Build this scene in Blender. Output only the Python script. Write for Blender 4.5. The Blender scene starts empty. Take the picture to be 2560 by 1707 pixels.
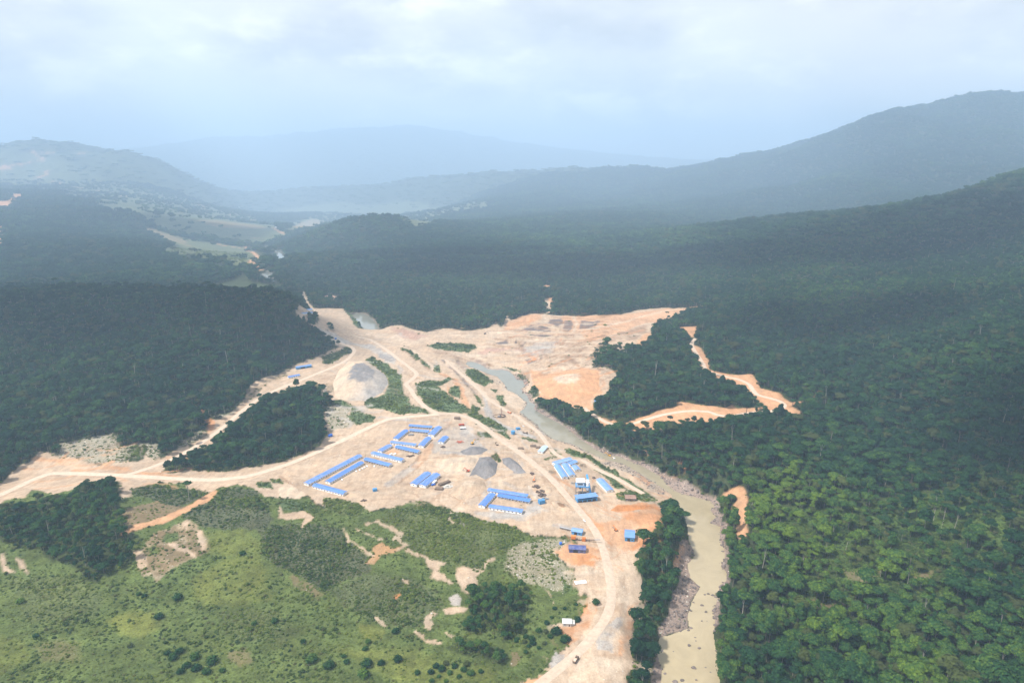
import bpy, bmesh, math, random, time
import numpy as np
from mathutils import Vector, Matrix
T0 = time.time()
R = math.radians
random.seed(7); rng = np.random.default_rng(7)
scene = bpy.context.scene
COL = scene.collection

# ------------------------------------------------------------------ camera, sky, sun, exposure
CAM_H, PITCH, FPX, CX, CY = 400.0, R(14.6), 2560*24/36, 1280.0, 853.5   # photograph measured on its 2560 x 1707 pixels
cam_d = bpy.data.cameras.new('camera'); cam_d.lens = 24; cam_d.sensor_width = 36
cam_d.clip_start = 1.0; cam_d.clip_end = 60000
cam = bpy.data.objects.new('camera', cam_d); COL.objects.link(cam)
cam.location = (0, 0, CAM_H); cam.rotation_euler = (R(90) - PITCH, 0, 0)
scene.camera = cam

SUN_EL, SUN_AZ = R(56), R(-112)        # azimuth clockwise from +Y (the view direction): from the left, slightly behind
sun_dir = Vector((math.cos(SUN_EL)*math.sin(SUN_AZ), math.cos(SUN_EL)*math.cos(SUN_AZ), math.sin(SUN_EL)))
sd = bpy.data.lights.new('sun', 'SUN'); sd.energy = 4.2; sd.angle = R(4.0); sd.color = (1.0, 0.94, 0.86)
sun = bpy.data.objects.new('sun', sd); COL.objects.link(sun)
sun.rotation_euler = (-sun_dir).to_track_quat('-Z', 'Y').to_euler()
sun.location = (-400, -100, 1500)

world = bpy.data.worlds.new('World'); scene.world = world; world.use_nodes = True
nt = world.node_tree; nt.nodes.clear()
def N(nt, t, **k):
    n = nt.nodes.new(t)
    for a, v in k.items():
        if a == 'inp':
            for kk, vv in v.items(): n.inputs[kk].default_value = vv
        else: setattr(n, a, v)
    return n
def L(nt, a, b): nt.links.new(a, b)
SKY_STRENGTH = 0.088
wo = N(nt, 'ShaderNodeOutputWorld'); wb = N(nt, 'ShaderNodeBackground'); wb.inputs[1].default_value = SKY_STRENGTH
sky = N(nt, 'ShaderNodeTexSky', sky_type='NISHITA', sun_disc=False, sun_elevation=SUN_EL, sun_rotation=SUN_AZ,
        air_density=1.2, dust_density=3.0, ozone_density=1.0, altitude=300)
# thin high overcast with softer cumulus: noise on the direction projected to a cloud deck, so it goes on over the whole sky
tc = N(nt, 'ShaderNodeTexCoord'); mpg = N(nt, 'ShaderNodeMapping'); mpg.inputs['Scale'].default_value = (1, 1, 2.3); mpg.inputs['Location'].default_value = (8.1, 2.6, .9); L(nt, tc.outputs['Generated'], mpg.inputs[0])
def wn(sc, det, ro, off=(0, 0, 0)):
    m_ = N(nt, 'ShaderNodeMapping'); m_.inputs['Location'].default_value = off; L(nt, mpg.outputs[0], m_.inputs[0])
    n_ = N(nt, 'ShaderNodeTexNoise', inp={'Scale': sc, 'Detail': det, 'Roughness': ro}); L(nt, m_.outputs[0], n_.inputs['Vector']); return n_.outputs[0]
def wr(x, a_, b_, c_, d_):
    r_ = N(nt, 'ShaderNodeMapRange', inp={'From Min': a_, 'From Max': b_, 'To Min': c_, 'To Max': d_}); r_.interpolation_type = 'SMOOTHSTEP'; L(nt, x, r_.inputs[0]); return r_.outputs[0]
veil = N(nt, 'ShaderNodeMixRGB'); veil.inputs[1].default_value = (7.4, 7.15, 6.9, 1); veil.inputs[2].default_value = (8.5, 8.15, 7.8, 1); L(nt, wr(wn(3.2, 6, .55), .36, .66, 0, 1), veil.inputs[0])
grey = N(nt, 'ShaderNodeMixRGB'); grey.inputs[2].default_value = (4.7, 4.65, 4.7, 1); L(nt, veil.outputs[0], grey.inputs[1]); L(nt, wr(wn(2.3, 5, .6, (9, 4, 2)), .46, .66, 0, .85), grey.inputs[0])
cc = N(nt, 'ShaderNodeMixRGB'); cc.inputs[2].default_value = (10.6, 10.1, 9.5, 1); L(nt, grey.outputs[0], cc.inputs[1]); L(nt, wr(wn(7.5, 6, .55, (5, 2, 7)), .50, .70, 0, .9), cc.inputs[0])
cm = N(nt, 'ShaderNodeMixRGB'); L(nt, wr(wn(1.9, 4, .5, (1, 8, 3)), .3, .6, .86, .97), cm.inputs[0]); L(nt, sky.outputs[0], cm.inputs[1]); L(nt, cc.outputs[0], cm.inputs[2])
L(nt, cm.outputs[0], wb.inputs[0]); L(nt, wb.outputs[0], wo.inputs[0])

vs = scene.view_settings; vs.view_transform = 'Standard'; vs.look = 'None'; vs.exposure = 0.88; vs.gamma = 1.0; vs.use_curve_mapping = False
cy = scene.cycles
cy.max_bounces = 4; cy.diffuse_bounces = 2; cy.glossy_bounces = 2; cy.transmission_bounces = 2; cy.volume_bounces = 2; cy.transparent_max_bounces = 6
cy.use_denoising = True; cy.caustics_reflective = False; cy.caustics_refractive = False

# ------------------------------------------------------------------ photograph pixels -> rays
CROPS = {'S': (0, 0, 1.0), 'V': (0, 0, 0.91875), 'A': (0, 300, 2.7506), 'B': (850, 300, 2.7506), 'C': (1700, 200, 2.7349), 'D': (0, 720, 2.7506),
         'E': (700, 720, 3.3357), 'F': (1300, 720, 2.94), 'G': (0, 1150, 2.767), 'H': (700, 1150, 2.767), 'I': (1350, 1150, 2.8154),
         'J': (1800, 1100, 2.583), 'K': (1360, 1100, 5.228), 'L': (740, 1040, 5.88), 'M': (1000, 1040, 5.88), 'N': (1100, 740, 4.355), 'Q': (700, 700, 2.138)}
def P(c, *pts):
    ox, oy, s = CROPS[c]
    return [(ox + x/s, oy + y/s) for x, y in pts]
SP, CP = math.sin(PITCH), math.cos(PITCH)
def ray(px):
    px = np.asarray(px, float).reshape(-1, 2)
    u = (px[:, 0] - CX)/FPX; v = -(px[:, 1] - CY)/FPX
    X = u; Y = CP + v*SP; Z = -SP + v*CP
    h = np.hypot(X, Y)
    return np.arctan2(X, Y), Z/h                     # azimuth, slope dz/dD
def project(x, y, z):
    dz = z - CAM_H
    f = y*CP - dz*SP; up = y*SP + dz*CP
    return CX + FPX*x/f, CY - FPX*up/f, f

# ------------------------------------------------------------------ numpy noise
def _hash(ix, iy, s):
    h = (ix.astype(np.int64)*374761393 + iy.astype(np.int64)*668265263 + s*2147483647) & 0xffffffff
    h = ((h ^ (h >> 13))*1274126177) & 0xffffffff
    return ((h ^ (h >> 16)) & 0xffffff)/float(0xffffff)
def vnoise(x, y, s=0):
    ix = np.floor(x); iy = np.floor(y); fx = x - ix; fy = y - iy
    fx = fx*fx*fx*(fx*(fx*6 - 15) + 10); fy = fy*fy*fy*(fy*(fy*6 - 15) + 10)
    a = _hash(ix, iy, s); b = _hash(ix+1, iy, s); c = _hash(ix, iy+1, s); d = _hash(ix+1, iy+1, s)
    return ((a*(1-fx) + b*fx)*(1-fy) + (c*(1-fx) + d*fx)*fy)*2 - 1
def fbm(x, y, wl, octv=4, s=0, gain=0.5):
    o = np.zeros_like(x, float); a = 1.0; f = 1.0/wl; t = 0
    for k in range(octv):
        o += a*vnoise(x*f + 17.3*k, y*f - 9.1*k, s + k); t += a; a *= gain; f *= 2.03
    return o/t
def sstep(a, b, x):
    t = np.clip((x - a)/(b - a), 0, 1); return t*t*(3 - 2*t)
# ------------------------------------------------------------------ terrain: thin-plate surface through surveyed points, on a polar grid
ctrl = []      # (azimuth, distance, height)
def far(D): return D if D < 1700 else D + .00035*(D - 1700)**2 if D < 5000 else 8811.5 + (D - 5000)*2.3
def put(a, D, z):                                     # the far country stands further off at the same angle of sight
    D2 = far(D); ctrl.append((a, D2, z if D2 == D else CAM_H + (z - CAM_H)*D2/D))
def cD(c, *rows):                                     # pixel + horizontal distance
    for x, y, D in rows:
        a, s = ray(P(c, (x, y))); D /= math.cos(a[0]); put(a[0], D, CAM_H + D*s[0])
def cZ(c, *rows):                                     # pixel + height of the ground there
    for x, y, z in rows:
        a, s = ray(P(c, (x, y))); put(a[0], (z - CAM_H)/s[0], z)
def cW(*rows):                                        # column of a pixel x (on the horizon row) + distance + height
    for x, D, z in rows:
        a, s = ray(P('V', (x, 600))); put(a[0], D/math.cos(a[0]), z)
# construction site plateau
cZ('V', (200,1080,2), (20,1110,3), (400,1070,1), (500,1090,0), (700,1110,0), (850,1090,0), (950,1000,0), (1000,1130,0), (1200,1090,0), (1150,1170,0), (1300,1200,0), (1300,1080,-2),
   (1400,1300,0), (1420,1420,0), (1400,1520,0), (1330,1540,0), (1000,960,0), (1100,930,-3), (950,890,0), (900,800,1), (820,770,2), (700,860,8), (600,920,8), (500,1000,4), (760,830,5),
   (1060,870,-3), (1000,800,0), (720,720,6), (780,735,3), (1460,1250,-1), (1480,1150,-4))
# river
cZ('V', (1580,1560,-15), (1600,1400,-15), (1600,1200,-14), (1520,1120,-14), (1400,1060,-14), (1250,970,-13), (1190,890,-12), (1110,840,-11), (845,740,-5), (630,600,2), (640,570,3), (900,760,-3), (1100,770,0))
# quarry and winding road on the right bank
cZ('V', (1280,735,8), (1150,765,3), (1330,860,8), (1290,900,2), (1400,740,14), (1380,960,-2), (1420,985,-2))
cD('V', (1600,705,1790), (1490,760,1580), (1450,850,1240), (1600,790,1380), (1620,850,1210), (1720,880,1130), (1810,930,1030), (1700,945,1010), (1550,950,1015), (1470,985,975), (1700,830,1270))
cD('V', (1500,900,1120), (1600,1040,862), (1650,1120,785), (1850,1000,905))
# right forest slope, near ridge
cD('V', (1700,1170,722), (1700,1400,560), (1680,1560,470), (1800,1250,640), (2000,1200,668), (2000,1000,905), (2000,1400,535), (2000,1560,452), (2330,1560,425), (2330,1400,495), (2330,1200,615), (2330,1000,800),
   (2330,850,990), (2330,700,1330), (2000,850,1130), (2000,720,1480), (1800,800,1330), (1800,700,1640), (1800,600,2050), (2100,600,1880), (2330,560,1800), (1600,620,2230), (1600,560,2650),
   (2340,402,2500), (2220,440,2550), (2100,468,2600), (1980,484,2650), (1880,497,2700), (1760,508,2800), (1650,520,2900))
cW((2352,3050,260), (2100,3150,165), (1900,3250,120), (1650,3400,90))
# right mountain
cD('V', (2300,380,3700), (2100,430,3750), (1900,450,3900), (1700,480,4000), (2300,310,4000), (2100,350,4150), (1900,380,4350), (1750,420,4500), (1650,440,4500),
   (1640,378,5500), (1750,356,5300), (1850,333,5100), (1930,306,4900), (1962,290,4820), (2000,275,4750), (2050,256,4700), (2092,264,4650), (2130,259,4600), (2200,238,4500), (2352,226,4350))
cW((2352,5600,650), (2050,6000,560), (1800,6500,380))
# centre: forested slope beyond the river, low hill, far plain and low ridge
cD('V', (900,735,1745), (1050,745,1700), (1200,715,1850), (1350,690,1960), (1500,680,2000), (900,660,2130), (1050,650,2180), (1200,640,2260), (1400,620,2350), (750,650,2250), (720,590,2600),
   (900,580,2800), (1100,570,2850), (1300,560,2950), (1450,545,3000), (700,546,3250), (760,520,3350), (830,497,3450), (920,503,3450), (980,520,3450), (1100,515,3650), (1300,500,3800), (1500,500,3700))
cW((830,4000,60), (980,4000,50))
cZ('V', (560,480,14), (650,520,8), (740,490,14), (850,475,18), (1000,480,30), (590,455,20), (600,560,4))
cD('V', (1100,465,4900), (1300,440,5000), (1500,440,4800), (520,440,7000), (700,434,6900), (900,428,6600), (1000,421,6400), (1100,410,6200), (1250,396,6000), (1450,385,5800))
cW((700,8300,60), (1000,8000,60), (1250,7500,100), (1500,7500,150))
# far blue mountains
cD('V', (300,352,10500), (400,336,11000), (465,322,11200), (490,316,11200), (530,326,11200), (600,316,11800), (740,301,12300), (870,293,12600), (960,291,12800), (1060,312,13200), (1200,340,13500), (1400,362,13500), (1600,378,13500), (600,370,9800), (900,370,9900), (1200,372,10500))
cW((300,15500,300), (700,15500,350), (1200,15500,150), (1700,15500,100), (2200,12000,700), (2200,15500,700), (100,15500,300))
# left hill, second belt, far left ridge
cD('V', (0,692,1500), (200,690,1490), (400,688,1490), (560,676,1480), (650,686,1490), (715,735,1500), (745,775,1470), (0,800,1270), (250,800,1280), (500,800,1290), (650,790,1360),
   (0,930,1030), (200,930,1045), (400,930,1065), (560,870,1190), (650,830,1340), (100,1020,905), (320,1010,925))
cW((0,1850,55), (300,1850,50), (550,1850,35), (700,1850,20))
cD('V', (100,640,2250), (300,640,2230), (520,640,2320), (100,560,2700), (300,560,2800), (500,590,2700), (100,500,3250), (300,500,3450), (480,540,3500), (100,450,3900), (300,455,4300), (450,490,4300),
   (30,400,4900), (150,400,5000), (300,420,5000), (400,440,5200), (480,470,5400))
cD('V', (0,334,5700), (90,327,5700), (150,332,5700), (200,341,5700), (270,352,5700), (330,364,5700), (380,383,5800), (430,407,5900), (490,440,6000))
cW((0,7000,380), (150,7000,330), (400,7500,120))
# grassland below the site
cD('V', (0,1568,438), (300,1540,462), (600,1500,487), (900,1540,470), (1150,1540,470), (1250,1450,520), (0,1350,568), (300,1350,573), (600,1350,578), (600,1220,670), (900,1350,580), (900,1230,668), (1100,1280,632), (1200,1350,587),
   (80,1200,675), (200,1130,750), (300,1230,655), (450,1150,745), (530,1130,768), (700,1170,722), (0,1160,715), (1050,1400,548), (1130,1380,562), (1500,1400,560), (1490,1300,622), (1530,1220,672))
for a in (-62, -54, 54, 62):                          # beyond the frame the same slopes go on
    e = ray(P('V', (0 if a < 0 else 2352, 700)))[0][0]
    for D, zl, zr in ((330,14,30), (520,14,42), (800,12,80), (1200,45,130), (1500,105,160), (1900,60,220), (2400,40,330), (3000,110,300), (4200,240,520), (5700,520,900), (8000,380,600), (15000,300,700)):
        put(R(a), D/0.78, zl if a < 0 else zr)
for x in (200, 1000, 1600, 2100): cW((x,330,{200:10,1000:4,1600:-8,2100:14}[x]))
ctrl = np.array(ctrl)
def uv(az, D): return np.stack([np.asarray(az)*1.3, np.log(np.asarray(D))], -1)
CU = uv(ctrl[:, 0], ctrl[:, 1])
def tps(r2): return np.where(r2 > 1e-12, 0.5*r2*np.log(np.maximum(r2, 1e-12)), 0.0)
def fit():
    n = len(CU); A = np.zeros((n+3, n+3)); d = ((CU[:, None] - CU[None])**2).sum(-1)
    A[:n, :n] = tps(d) + np.eye(n)*2e-4; A[:n, n] = 1; A[:n, n+1:] = CU; A[n, :n] = 1; A[n+1:, :n] = CU.T
    return np.linalg.solve(A, np.concatenate([ctrl[:, 2]/ctrl[:, 1], np.zeros(3)]))     # fits the slope z/D
WT = fit().astype(np.float32)
def base_h(az, D):
    q = uv(az, D).astype(np.float32).reshape(-1, 2); out = np.empty(len(q), np.float32); cu = CU.astype(np.float32); n = len(cu)
    for k in range(0, len(q), 40000):
        s = q[k:k+40000]
        d = (s[:, :1] - cu[:, 0])**2 + (s[:, 1:] - cu[:, 1])**2
        np.maximum(d, 1e-12, out=d)
        out[k:k+40000] = (0.5*d*np.log(d)) @ WT[:n] + WT[n] + s @ WT[n+1:]
    return out.reshape(np.shape(D)).astype(float)*D
AZM = R(56); NA = 1000
AZ = np.linspace(-AZM, AZM, NA)
lr = [math.log(330.0)]
while lr[-1] < math.log(34000): lr.append(lr[-1] + (0.0034 if lr[-1] < math.log(2300) else 0.0075))
LD = np.array(lr); ND = len(LD); DD = np.exp(LD)
GA, GD = np.meshgrid(AZ, DD); GX, GY = GD*np.sin(GA), GD*np.cos(GA)
# the thin-plate surface is smooth: evaluate it on every second row and column, then interpolate
cA = np.linspace(-AZM, AZM, 301); cL = np.linspace(LD[0], LD[-1], 420)
ca, cd = np.meshgrid(cA, np.exp(cL)); ch = base_h(ca, cd)
def bil(g, fi, fj):
    i = np.clip(np.floor(fi).astype(int), 0, g.shape[0]-2); j = np.clip(np.floor(fj).astype(int), 0, g.shape[1]-2)
    a = np.clip(fi - i, 0, 1); b = np.clip(fj - j, 0, 1)
    if g.ndim == 3: a = a[..., None]; b = b[..., None]
    return g[i, j]*(1-a)*(1-b) + g[i+1, j]*a*(1-b) + g[i, j+1]*(1-a)*b + g[i+1, j+1]*a*b
GZ = bil(ch, (np.log(GD) - LD[0])/(LD[-1]-LD[0])*419, (GA + AZM)/(2*AZM)*300)
# gullies and spurs grow with height; the worked ground stays even
hill = np.clip(GZ + 120*sstep(4000, 7000, GD) - 12, 0, 400)
GZ = GZ + hill*(0.13*fbm(GX, GY, 420, 4, 3) - 0.11*np.abs(fbm(GX, GY, 260, 4, 11))) + sstep(3200, 6000, GD)*hill*(.10 - .42*np.abs(fbm(GX, GY, 1250, 4, 14))) + 0.7*fbm(GX, GY, 45, 3, 5) + np.clip(hill, 0, 60)*0.05*fbm(GX, GY, 60, 3, 8) + 0.9*np.abs(fbm(GX, GY, 24, 3, 51))*(1 - sstep(1500, 2500, GD))
_DI = np.arange(ND)
def gi(x, y):
    D = np.hypot(x, y); a = np.arctan2(x, y)
    return np.interp(np.log(np.maximum(D, 1)), LD, _DI), (a + AZM)/(2*AZM)*(NA-1)
def hz(x, y):
    x = np.asarray(x, float); y = np.asarray(y, float); fi, fj = gi(x, y); return bil(GZ, fi, fj)
def hit(px):                                          # first meeting of each pixel's ray with the ground
    az, s = ray(px); out = []
    for a, sl in zip(az, s):
        fj = (a + AZM)/(2*AZM)*(NA-1); j = int(np.clip(math.floor(fj), 0, NA-2)); b = min(max(fj - j, 0), 1)
        colz = GZ[:, j]*(1-b) + GZ[:, j+1]*b
        d = colz - (CAM_H + DD*sl); k = np.nonzero(d >= 0)[0]
        if len(k) == 0: k = ND-1; D = DD[-1]
        elif k[0] == 0: D = DD[0]
        else:
            k = k[0]; t = d[k-1]/(d[k-1] - d[k]); D = DD[k-1] + t*(DD[k] - DD[k-1])
        out.append((D*math.sin(a), D*math.cos(a)))
    return np.array(out)
def at_z(px, z):                                      # where the rays meet the level z
    az, s = ray(px); D = (z - CAM_H)/s
    return np.stack([D*np.sin(az), D*np.cos(az)], -1)
def seg_dist(x, y, pts, closed):
    d2 = np.full(x.shape, 1e18); n = len(pts)
    for k in range(n if closed else n-1):
        ax, ay = pts[k]; bx, by = pts[(k+1) % n]; ex, ey = bx-ax, by-ay; l2 = ex*ex + ey*ey + 1e-9
        t = np.clip(((x-ax)*ex + (y-ay)*ey)/l2, 0, 1); d2 = np.minimum(d2, (x-ax-t*ex)**2 + (y-ay-t*ey)**2)
    return np.sqrt(d2)
def inside(x, y, pts):
    r = np.zeros(x.shape, bool); n = len(pts)
    for k in range(n):
        ax, ay = pts[k]; bx, by = pts[(k+1) % n]
        if ay == by: continue
        r ^= ((ay > y) != (by > y)) & (x < (bx-ax)*(y-ay)/(by-ay) + ax)
    return r
def near_idx(pts, m):
    x0, y0 = pts.min(0) - m; x1, y1 = pts.max(0) + m
    return np.nonzero((GX.ravel() > x0) & (GX.ravel() < x1) & (GY.ravel() > y0) & (GY.ravel() < y1))[0]
fX, fY = GX.ravel(), GY.ravel()
def densify(pts, n=4):
    out = []
    for k in range(len(pts)-1):
        for t in range(n): out.append(np.asarray(pts[k])*(1-t/n) + np.asarray(pts[k+1])*(t/n))
    out.append(np.asarray(pts[-1])); return np.array(out)

# ---- river: traced water edges at the water level, ground carved down to a bed and up again to its banks
LOW = -15.0
lower_l = P('I', (850,1568), (860,1480), (840,1400), (820,1310), (850,1240), (910,1235), (965,1215), (1055,1180), (1040,1100), (1070,1000), (1130,890), (1060,830), (1040,730), (1080,690), (1085,640), (1050,570), (1040,470), (1010,370), (965,320), (930,290)) \
    + P('F', (1120,1520), (1060,1470), (990,1430), (900,1370), (800,1310), (720,1280), (640,1260), (560,1230), (470,1190), (400,1150), (330,1130), (250,1110), (160,1060)) \
    + P('N', (1060,1400), (950,1320), (870,1260), (920,1232), (955,1160), (900,1120), (830,1060), (740,1020), (700,950), (620,870), (540,850), (420,800), (330,770), (280,735))
lower_r = P('N', (300,715), (350,715), (450,750), (520,800), (600,805), (690,805), (750,820), (800,870), (830,910), (900,920), (920,980), (880,1010), (900,1050), (950,1090), (970,1150), (1030,1180), (1020,1230), (1100,1280), (1200,1335), (1300,1390), (1400,1450)) \
    + P('F', (380,1060), (440,1110), (500,1150), (560,1190), (640,1225), (730,1240), (820,1280), (900,1310), (970,1350), (1040,1390)) \
    + P('I', (890,175), (960,225), (1060,255), (1200,290), (1230,330), (1195,350), (1235,400), (1190,440), (1270,470), (1260,560), (1290,620), (1300,690), (1270,740), (1310,790), (1310,850), (1260,880), (1250,960), (1220,1060), (1230,1150), (1215,1220), (1230,1310), (1250,1400), (1262,1568))
ext_r = P('I', (1270,1800), (1290,2200)); ext_l = P('I', (840,2200), (840,1800))
RIVER = [('river', LOW, lower_l + lower_r + ext_r + ext_l),
         ('river', -6.0, P('E', (600,215), (650,208), (700,215), (760,250), (800,300), (822,342), (760,346), (700,340), (660,290), (620,250))),
         ('river', 1.0, P('A', (1785,1065), (1800,1060), (1840,1030), (1880,1028), (1870,1060), (1887,1090), (1880,1112), (1850,1095), (1830,1098))),
         ('river', 3.0, P('A', (1865,905), (1930,890), (1985,940), (1930,970), (1890,975), (1880,950), (1900,930))),
         ('river', 5.0, P('A', (1805,872), (1850,858), (1862,890), (1830,893)))]
RIV_W = []
for ri, (nm, zl, px) in enumerate(RIVER):
    if ri:                                            # upper pools lie level with the valley floor where they show
        c_ = hit([np.mean(px, 0)])[0]; zl = float(hz(c_[0], c_[1])) - .5; RIVER[ri] = (nm, zl, px)
    w = at_z(px, zl); RIV_W.append(w)
    Dm = np.hypot(*w.T).mean(); reach = 45 if Dm < 1500 else 60
    k = near_idx(w, reach); x = fX[k]; y = fY[k]
    wn = 2.2*fbm(x, y, 22, 3, 21)
    d = seg_dist(x, y, w, True); d = np.where(inside(x, y, w), -d, d) + wn*np.clip(np.abs(d)/4, 0.0, 1)
    z = GZ.ravel()[k]
    bank = zl + np.where(d < 0, np.maximum(d*0.25, -2.5) - 0.4, 0.0 + d*0.14 + 0.25*wn*np.clip(d/6, 0, 1))
    t = sstep(0, reach*0.8, d)
    GZ.ravel()[k] = np.where(d < 0, bank, np.where(d < reach, bank*(1-t) + np.maximum(z, zl+1)*t, z))
# ------------------------------------------------------------------ roads: benched into the ground, then built as ribbons
ROADS = [   # label, half width, traced centre line
    ('pale haul road', 4.6, P('I', (-160,1700), (-60,1620), (20,1560), (120,1480), (240,1380), (330,1290), (420,1180), (480,1080), (503,1000), (500,880), (480,760), (450,640), (410,540), (370,470), (310,390), (240,310), (150,210), (60,110))
        + P('M', (2058,772), (1900,640), (1700,500), (1560,400), (1400,290), (1200,130), (1060,45)) + P('E', (1500,1055), (1400,1045), (1320,1050))),
    ('left haul road', 4.8, P('E', (1320,1050), (1230,1062), (1100,1070), (900,1090), (700,1180), (500,1280), (300,1370), (100,1455)) + P('D', (1925,1230), (1700,1295), (1500,1318), (1200,1310), (900,1290), (560,1278), (350,1270), (200,1330), (0,1420), (-200,1500), (-420,1580))),
    ('hill haul road', 4.0, P('D', (860,1290), (1050,1230), (1200,1170), (1350,1090), (1480,1000), (1600,900), (1720,800), (1850,720), (2100,620), (2300,540)) + P('E', (560,600), (625,530), (600,490), (520,465), (470,440))),
    ('centre haul road', 4.2, P('E', (1320,1050), (1200,985), (1125,905), (1085,840), (1045,800), (1100,765), (1150,715), (1060,645), (960,570), (870,500), (760,430), (600,390), (470,372))),
    ('winding orange road', 4.0, P('F', (470,880), (560,945), (630,985), (710,1008), (780,1008), (870,985), (950,960), (1050,930), (1200,905), (1300,902), (1390,908), (1450,932), (1540,943), (1700,912), (1850,905), (1930,885), (1945,855), (1910,830), (1850,812), (1740,785), (1705,740), (1690,710), (1620,672), (1510,650), (1420,625), (1360,600), (1350,560), (1300,490), (1255,415), (1290,370))),
    ('riverside road', 3.6, P('N', (60,690), (200,820), (330,930), (450,1040), (540,1130), (700,1235), (850,1315), (960,1400), (1080,1490)) + P('K', (130,170), (300,260), (500,260), (640,350), (800,430), (960,500), (1160,620), (1300,700))),
]
ROAD_W = []
for nm, hw, px in ROADS:
    w = hit(px); w = densify(w, 6)
    for _ in range(3): w[1:-1] = (w[:-2] + 2*w[1:-1] + w[2:])/4
    z = hz(w[:, 0], w[:, 1])
    for _ in range(12): z[1:-1] = (z[:-2] + 2*z[1:-1] + z[2:])/4
    k = near_idx(w, hw+14); x = fX[k]; y = fY[k]; best = np.full(len(k), 1e9); zr = np.zeros(len(k))
    for s in range(len(w)-1):
        a, b = w[s], w[s+1]; e = b - a; l2 = e @ e + 1e-9
        t = np.clip(((x-a[0])*e[0] + (y-a[1])*e[1])/l2, 0, 1); d = np.hypot(x-a[0]-t*e[0], y-a[1]-t*e[1])
        m = d < best; best[m] = d[m]; zr[m] = (z[s]*(1-t) + z[s+1]*t)[m]
    t = sstep(hw+1.0, hw+11, best); GZ.ravel()[k] = zr*(1-t) + GZ.ravel()[k]*t
    ROAD_W.append((w, z))

# ------------------------------------------------------------------ what covers the ground: colour, forest, shrubs, rubble
CLS = {  # albedo r g b, forest, shrub, rubble
    'forest': (.034,.046,.020, 1, .25, 0), 'thicket': (.055,.092,.022, .38, 1.0, 0), 'grass': (.074,.102,.031, 0, .34, 0), 'meadow': (.112,.132,.034, 0, .12, 0),
    'scrub': (.075,.085,.050, .02, 1.0, 0), 'olive': (.085,.105,.042, 0, .8, 0), 'dry': (.19,.15,.09, 0, .25, .05), 'trees': (.040,.055,.020, 1.35, .6, 0), 'lowgreen': (.075,.110,.050, .0, .75, .03),
    'soil': (.44,.345,.26, 0, .0, .02), 'pale': (.51,.42,.33, 0, 0, .02), 'peach': (.49,.29,.17, 0, 0, .01), 'orange': (.47,.215,.09, 0, 0, 0), 'brown': (.24,.155,.10, 0, .05, .03), 'pinkish': (.40,.27,.22, 0, .03, .05),
    'gravel': (.36,.345,.33, 0, 0, .05), 'darkgravel': (.205,.205,.215, 0, 0, .02), 'darkrock': (.15,.125,.12, 0, .05, .25), 'rubble': (.30,.275,.21, 0, .35, 1.0), 'bank': (.27,.215,.185, 0, .03, 1.0), 'shoal': (.33,.28,.23, 0, .01, .8),
    'openwood': (.045,.062,.028, .5, .7, 0), 'farm': (.098,.116,.060, .13, .4, 0), 'farmdry': (.25,.20,.12, .04, .2, 0)}
ST = np.zeros((GX.size, 6)); ST[:] = CLS['forest']
GDf = GD.ravel(); _q = np.clip(GDf/900, .6, 8)**.75
WX = fbm(fX/_q, fY/_q, 26, 5, 31, 0.68); WY = fbm(fX/_q, fY/_q, 26, 5, 41, 0.68); WE = fbm(fX/_q, fY/_q, 7, 4, 47, 0.7)
def paint(cls, px, feather=1.0, warp=1.0, strength=1.0, width=None, patch=0.0, world=None):
    w = hit(px) if world is None else np.asarray(world)
    Dm = np.hypot(w[:, 0], w[:, 1]).mean(); sc = Dm/900
    m = 14*sc + (width or 0)
    k = near_idx(w, m); x = fX[k] + WX[k]*8*sc*warp; y = fY[k] + WY[k]*8*sc*warp
    if width is None:
        d = seg_dist(x, y, w, True); d = np.where(inside(x, y, w), d, -d)
    else:
        d = width*(1 + 0.35*WX[k]*warp) - seg_dist(x, y, densify(w, 2), False)
    f = 1.7*sc*feather; d = d + 5.0*sc*WE[k]*min(warp, 1.2)
    a = sstep(-f, f, d)*strength
    if patch: a = a*sstep(-0.25, 0.25, fbm(fX[k], fY[k], 18*sc, 4, 77, 0.6) + 0.9 - patch*1.4)
    tgt = np.array(CLS[cls]); ST[k] = ST[k]*(1 - a[:, None]) + tgt*a[:, None]

D_up = P('D', (-400,1560), (-200,1430), (0,1335), (100,1262), (240,1170), (330,1112), (420,1165), (560,1160), (650,1200), (740,1220), (830,1190), (930,1200), (970,1170), (990,1120), (1040,1180), (1100,1170), (1200,1120), (1350,1060), (1420,1010), (1440,920), (1500,900), (1620,850), (1680,780), (1700,680), (1760,640), (1900,600), (1980,560), (2040,520), (2160,490), (2240,450), (2330,400))
D_low = P('D', (-400,1680), (-200,1560), (0,1480), (80,1440), (170,1440), (230,1390), (400,1405), (450,1395), (560,1340), (700,1325), (800,1335), (830,1450), (900,1440), (890,1380), (1000,1350), (1100,1340), (1290,1340), (1330,1390), (1420,1400), (1500,1380), (1640,1350), (1740,1370), (1830,1420))
H_low = P('H', (60,270), (200,250), (310,330), (330,262), (450,270), (560,300), (630,355), (760,340), (860,300), (960,285), (1100,310), (1250,360), (1400,410), (1560,450), (1700,490), (1760,520), (1880,530), (2030,545), (2040,580), (1960,590), (1890,620), (1930,660), (1990,720), (2040,760), (2030,860), (2100,930), (2150,950), (2160,1010), (2080,1080), (1980,1120), (1880,1150), (1930,1170), (2000,1220), (2000,1290), (1930,1340), (1860,1390), (1860,1470), (1790,1500), (1700,1530), (1560,1640))
I_strip_left = P('I', (600,1700), (600,1568), (640,1480), (670,1380), (670,1290), (660,1200), (680,1110), (700,1000), (740,940), (720,840), (690,770), (680,690), (700,620), (780,590), (800,500), (880,450), (860,340), (830,310))
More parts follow.
